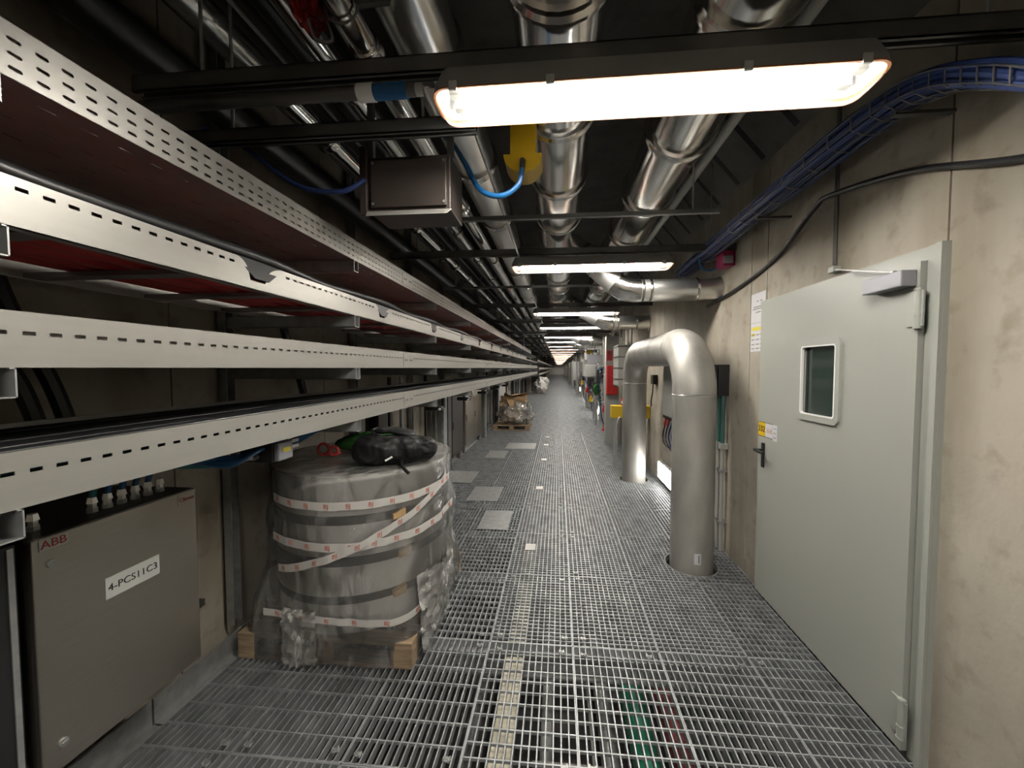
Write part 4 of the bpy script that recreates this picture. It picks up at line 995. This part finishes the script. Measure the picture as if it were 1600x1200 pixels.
t = thing('hose_box', 'bright red fire hose box on the pale pillar', 'box', (1.09, 7.95, 1.05))
MB().box(.99, 1.12, 7.9, 8.048, 1.06, 1.65, .006).build('body', 'red', t)
MB().box(1.12, 1.20, 7.9, 8.048, 1.06, 1.22, .006).build('foot_box', 'red', t)
MB().box(1.0, 1.11, 7.892, 7.9, 1.08, 1.63, .003).build('door', 'red', t)
t = thing('floor_wedge', 'small red and white block on the floor by the right wall', 'block', (1.2, 9.9, 0))
MB().prism([(1.12, 9.85, .0015), (1.32, 9.85, .0015), (1.30, 9.85, .09), (1.18, 9.85, .09)], (0, .18, 0)).build('wedge', 'red', t)
MB().box(1.19, 1.29, 9.87, 10.01, .09, .11).build('cap', 'white', t)
# farther equipment: rising pipes, boxes on stands
rnd = random.Random(11)
specs = [(10.6, 1.06, .38, 1.18, 1.66, 'black', 'black box on a stand before the twin grey boxes'), (11.2, .80, .5, 1.34, 1.70, 'cabinet', 'lower grey box on a stand beyond the red hose box'),
         (11.22, .86, .45, 1.701, 1.98, 'closer', 'upper grey box above the lower grey box beyond the hose box'), (12.4, .95, .4, 1.0, 1.3, 'brown', 'brown box on a stand beyond the twin grey boxes'),
         (14.2, .92, .5, 1.3, 1.9, 'cabinet', 'tall grey box far along the right wall'), (16.1, 1.0, .4, 1.1, 1.6, 'black', 'second black box far along the right wall'),
         (18.2, .95, .6, 1.2, 1.9, 'cabinet', 'grey box farther than the tall one on the right'), (21, 1.0, .6, 1.0, 1.9, 'closer', 'grey box very far along the right wall'), (25, .95, .6, .8, 2.0, 'cabinet', 'farthest grey box along the right wall')]
def taken(y, pad): return any(q[0]-pad < y < q[0]+q[2]+pad for q in specs) or 9.75 < y < 10.1
fk = 0
for k in range(26):
    y = 8.7+.85*k+.03*k*k*(k > 8)+rnd.uniform(-.2, .2); r = rnd.choice([.03, .045, .06, .09]); x = rnd.uniform(1.22, 1.38) if k % 4 else 1.18
    if k == 0: x = 1.33
    elif k % 4 == 0: r = .10
    x = min(x, XR-r-.03)
    while taken(y, r+.03): y += .08
    fk += 1
    t = thing('riser_pipe', 'vertical pipe, %s beyond the red hose box along the right wall' % (ORD[k] if k < 25 else 'last'), 'pipe', (x, y, 0), 'vertical pipes along the right wall')
    MB().tube([(x, y, -.03), (x, y, 2.05+.5*rnd.random())], r, 14).build('tube', rnd.choice(['pipe', 'alu2', 'greypipe', 'galv']), t, True)
    for z in (.5, 1.5):
        MB().tube([(x, y, z-.02), (x, y, z+.02)], r+.012, 14).build('collar', 'galv', t, True)
        MB().box(x, XR-.002, y-.012, y+.012, z-.012, z+.012).build('wall_strut', 'strut', t)
COLS = ['red', 'black', 'galv', 'blue', 'greypipe', 'yellow_sign', 'strut']; CN = ['red', 'black', 'zinc', 'blue', 'pale grey', 'yellow', 'dark grey']
for k in range(14):
    y = 8.9+.62*k+rnd.uniform(-.1, .1); z = rnd.uniform(.55, 1.75); x = rnd.uniform(.98, 1.14); q = k % 7
    while taken(y, .12): y += .06
    t = thing('wall_valve', '%s valve with handwheel, %s of the far valves along the right wall' % (CN[q], ORD[k]), 'valve', (x, y, z), 'valves along the far right wall')
    MB().tube([(x, y, z), (XR-.002, y, z)], .03, 10).build('stub_pipe', 'galv', t, True)
    MB().lathe((x, y, z-.09), [(.001, 0), (.05, .005), (.06, .05), (.045, .12), (.05, .16), (.02, .18), (.02, .24), (.001, .241)], 16).build('body', COLS[q], t, True)
    MB().tube([(x+.07*math.cos(a), y+.07*math.sin(a), z+.15) for a in [2*PI*j/16 for j in range(16)]], .009, 6, closed=True).build('handwheel', COLS[(q+2) % 7], t, True)
    MB().box(x-.07, x+.07, y-.006, y+.006, z+.145, z+.155).build('wheel_spoke', 'galv', t)
    tag(MB().tube(bez([(x+.03, y+.05, z-.06), (x+.02, y+.12, z-.25), (x+.10, y+.10, .25), (1.40, y+.12, .0)]), .013, 8).build('drop_hose', ['rubber', 'greypipe', 'bluedark'][k % 3], None, True), '%s hose hanging from the %s far valve' % (['black', 'grey', 'dark blue'][k % 3], ORD[k]), 'hose', 'hoses below the far valves')
for y, x, w, z0, z1, mt_, lb in specs:
    t = thing('stand_box', lb, 'box', (x+.15, y, 0))
    MB().box(x, XR-.10, y, y+w, z0, z1, .008).build('body', mt_, t)
    MB().box(x+.02, XR-.12, y-.008, y, z0+.02, z1-.02, .003).build('lid', mt_, t)
    if 'upper' not in lb: MB().box(XR-.10, XR-.05, y+.1, y+.15, 0, z1).build('stand_post', 'strut', t)
    for q in range(0 if 'upper' in lb else 3): MB().tube(bez([(x+.08+.07*q, y+.1, z0+.005), (x+.08+.07*q, y+.1, z0-.15), (x+.16+.05*q, y+.12, z0-.3), (XR-.06, y+.16, .3+.1*q)]), .012, 8).build('tail_cable', rnd.choice(['rubber', 'bluedark', 'greypipe']), t, True)
lumpo = lump((1.06, 10.75, 1.0), (.09, .09, .16), 31, .3).build('olive_valve', 'green', None, True); tag(lumpo, 'olive green valve body under the black box on a stand', 'valve')
tag(MB().tube([(1.06, 10.75, 0), (1.06, 10.75, .9)], .03, 10).build('valve_stem', 'galv', None, True), 'steel stem holding the olive valve above the floor', 'pipe')
# small lever sign and yellow marker further on
t = thing('yellow_marker', 'small yellow marker on a bar high along the right wall far away', 'sign', (1.0, 14.0, 2.15))
MB().box(.75, XR, 14.0, 14.03, 2.17, 2.20).build('bar', 'galv', t); MB().box(1.0, 1.2, 13.98, 14.0, 2.13, 2.25).build('plate', 'yellow_sign', t)
# magenta alarm box with blue flex
t = thing('alarm_box', 'magenta alarm box with white label at the end of the branch duct', 'box', (XR-.06, 3.42, 2.40))
MB().box(XR-.10, XR-.001, 3.36, 3.50, 2.45, 2.58, .006).build('body', 'magenta', t)
MB().box(XR-.098, XR-.02, 3.355, 3.36, 2.47, 2.53).build('label', 'paper', t)
tag(MB().tube(bez([(XR-.08, 3.50, 2.47), (XR-.14, 3.54, 2.455), (XR-.22, 3.5, 2.47), (XR-.24, 3.5, 2.56), (XR-.2, 3.55, 2.66)]), .010, 8).build('blue_flex', 'blue', None, True), 'blue flexible tube looping beside the magenta box', 'cable')
# bent conduit dropping from the ceiling onto the top tray
tag(MB().tube(bez([(-.45, 12.8, 2.72), (-.9, 12.8, 2.72), (-1.08, 12.8, 2.70), (-1.14, 12.8, 2.62), (-1.14, 12.8, 2.3)]), .02, 10).build('bent_conduit', 'galv', None, True), 'bent steel conduit dropping to the end of the topmost tray', 'conduit')
